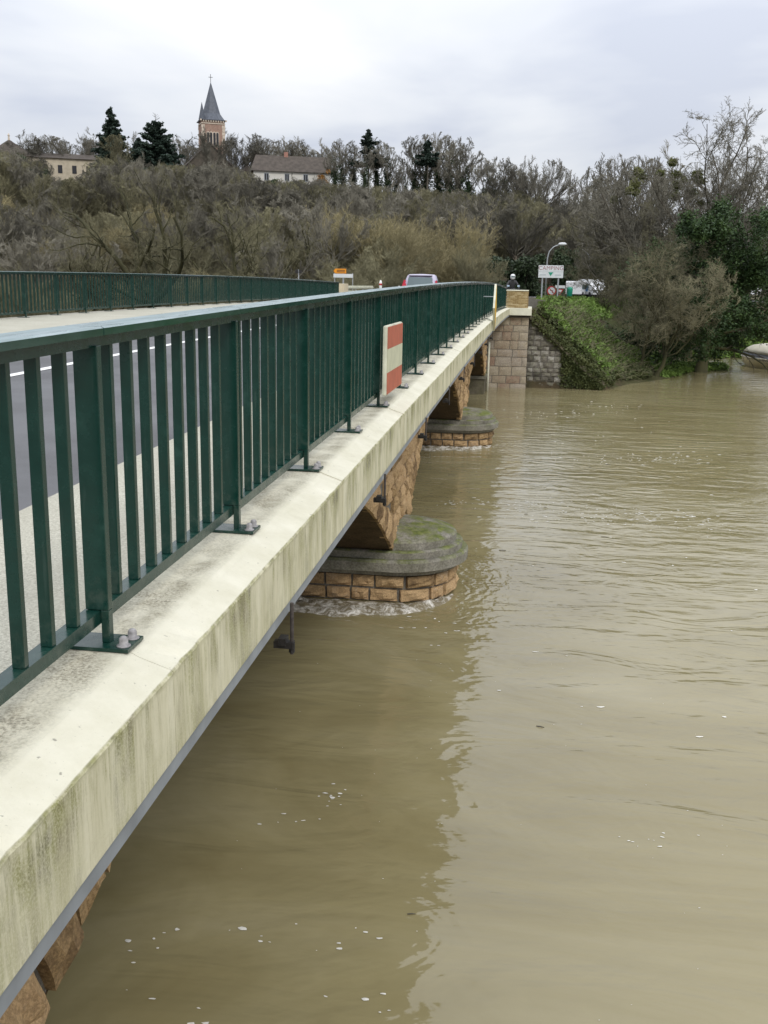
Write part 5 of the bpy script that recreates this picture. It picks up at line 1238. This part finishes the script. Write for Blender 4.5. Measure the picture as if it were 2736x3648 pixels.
for s_ in (-1, 1):                       # gloved hands closed round the grips
    V = []; hd = MB().box((s_*.345, .285, 1.075), (.09, .085, .035)); 
    for k in range(4): hd.tube([(s_*(.315+.024*k), .32, 1.085), (s_*(.315+.024*k), .345-.004*abs(k-1.5), 1.06), (s_*(.315+.024*k), .325, 1.03), (s_*(.315+.024*k), .295, 1.035)], [.012, .011, .010, .009], 6)
    hd.tube([(s_*.305, .27, 1.07), (s_*.30, .30, 1.04), (s_*.31, .32, 1.03)], [.013, .012, .010], 6).build('glove', 'leather', pe, True)

# boat at the right edge
simple('boat_cream', (.60, .52, .32), .4, .08, 2); simple('boat_top', (.66, .62, .50), .4, .06, 2); simple('boat_band', (.27, .29, .36), .4, .08, 3)
bo = tag(empty('moored_boat', (18.3, 78.4, 0), R(12)), 'cream round-hulled cabin boat with grey band moored at the right edge', 'boat')
def hull(levels, ysc=1.9, n=28):
    rings = []
    for wd, z in levels: rings.append([(wd*math.cos(2*math.pi*k/n)*(1), wd*ysc*math.sin(2*math.pi*k/n), z) for k in range(n)])
    return loft(rings)
hull([(1.35, -.5), (1.75, -.05), (1.98, .35), (2.05, .66)]).build('hull', 'boat_cream', bo, True); hull([(2.09, .662), (2.11, .70), (2.06, .74)]).build('rubbing_strake', 'boat_top', bo)
hull([(2.03, .742), (1.97, 1.02)]).build('window_band', 'boat_band', bo); hull([(2.0, 1.022), (1.78, 1.30), (1.45, 1.52), (.9, 1.66), (.2, 1.70)]).build('cabin_top', 'boat_top', bo, True)
MB().tube([(-1.35, -2.1, 1.25), (-1.42, -2.2, 1.25)], .09, 12).build('vent', 'dark_opening', bo); MB().tube([(-1.25, -1.9, 1.5), (-1.4, -2.05, 1.78)], .02, 6).build('rail_stanchion', 'galvanised', bo)

# ------------------------------------------------------------------ foam
def foam_band(yc, label):
    V = []; F = []; nu, nv_ = 90, 14
    for i in range(nu+1):
        t = i/nu; s_ = t*6.0
        if s_ < 4.4: cx2, cy2, nxx, nyy = XS-4.4+s_, yc-1.08, 0, -1
        else:
            th = -math.pi/2+(s_-4.4)/1.08; cx2, cy2, nxx, nyy = XS+1.08*math.cos(th), yc+1.08*math.sin(th), math.cos(th), math.sin(th)
        wid = (.30+.80*math.sin(math.pi*min(1, .12+t*.85)))*(.8+.5*mnoise.noise((s_*1.3, yc, 2)))*min(1, (1-t)*5)
        for j in range(nv_+1):
            q = j/nv_; x = cx2+nxx*wid*q; yy = cy2+nyy*wid*q
            hgt = math.sin(math.pi*min(1, q*1.0))**.7*.10*min(1, (1-t)*6)*(0.55+.9*abs(mnoise.noise((x*2.6, yy*4.2, 7)))+.7*mnoise.noise((x*6, yy*9, 3)))
            V.append((x, yy, max(-.02, hgt-.012)))
    for i in range(nu):
        for j in range(nv_): k = i*(nv_+1)+j; F.append((k, k+1, k+nv_+2, k+nv_+1))
    tag(MB().add(V, F).build('churning_foam', 'foam', None, True), label, 'foam', kind='stuff')
foam_band(18.15, 'white churning foam against the base of the near bridge pier'); foam_band(36.0, 'white foam line against the base of the second bridge pier')
g = np.random.default_rng(31); FL = []
def flecks(n, x0, x1, y0, y1, s0, s1, clump=0):
    for _ in range(n): FL.append((g.uniform(x0, x1), g.uniform(y0, y1), g.uniform(s0, s1)))
def belt(n, xa, ya, xb, yb, sp, s0, s1):
    for _ in range(n):
        t = g.random(); FL.append((xa+(xb-xa)*t+g.normal()*sp, ya+(yb-ya)*t+g.normal()*sp, g.uniform(s0, s1)))
belt(85, -.6, 24.5, 4.6, 25.4, .45, .015, .06); belt(110, 0, 26.5, 4.5, 24.2, .6, .008, .035); belt(60, -2.0, 25.6, .5, 26.2, .25, .012, .05); belt(60, .5, 33, 6.5, 35, .6, .015, .06)
for cx2, cy2, n2 in ((-2.3, 9.4, 6), (-1.9, 10.2, 7), (-2.0, 9.9, 5), (-2.9, 7.2, 7), (-2.0, 7.5, 6), (-1.3, 7.6, 5), (-2.4, 6.5, 5), (-1.0, 6.9, 5), (1.3, 9.7, 7), (1.8, 9.9, 3)):
    for _ in range(n2): FL.append((cx2+g.normal()*.16, cy2+g.normal()*.10, abs(g.normal())*.014+.008))
flecks(14, -2, -.6, 15, 16.4, .015, .045); flecks(60, -3, 3, 6.5, 15, .004, .010); flecks(60, -1, 7, 10, 45, .015, .05); belt(40, -.3, 44, 5, 50, .8, .02, .07)
V = []; F = []
for x, yy, s_ in FL:
    o_ = len(V); k_ = 7; el = g.uniform(1.0, 2.8); an = g.uniform(-.3, .3)
    V.append((x, yy, .006+s_*.10))
    for k in range(k_):
        a = 2*math.pi*k/k_; rr = s_*g.uniform(.55, 1.1); px_, py_ = rr*el*math.cos(a)*.6, rr*.6*math.sin(a); V.append((x+px_*math.cos(an)-py_*math.sin(an), yy+px_*math.sin(an)+py_*math.cos(an), .005))
    F += [(o_, o_+1+k, o_+1+(k+1) % k_) for k in range(k_)]
tag(MB().add(V, F).build('foam_flecks', 'foam_fleck', None, True), 'small white foam flecks drifting on the brown water', 'foam', kind='stuff')


g = np.random.default_rng(71); q = []
for _ in range(16):
    x, yy = (g.uniform(-2.6, 6), g.uniform(6.8, 34)); a = g.normal()*.5; l_ = g.uniform(.025, .07)*(1+yy*.02); q.append([(x, yy, .006), (x+l_*math.cos(a), yy+l_*math.sin(a)*.6, .012), (x+2*l_*math.cos(a+.2), yy+2*l_*math.sin(a+.2)*.6, .004)])
v, f = tubes([(np.array(q), np.tile(np.array([.006, .007, .004]), (len(q), 1)))], [4]); tag(link('drifting_twigs', mesh_np('drifting_twigs', v, f, 'bark_grey')), 'small dark twigs and leaves drifting on the flood water', 'debris', kind='stuff')
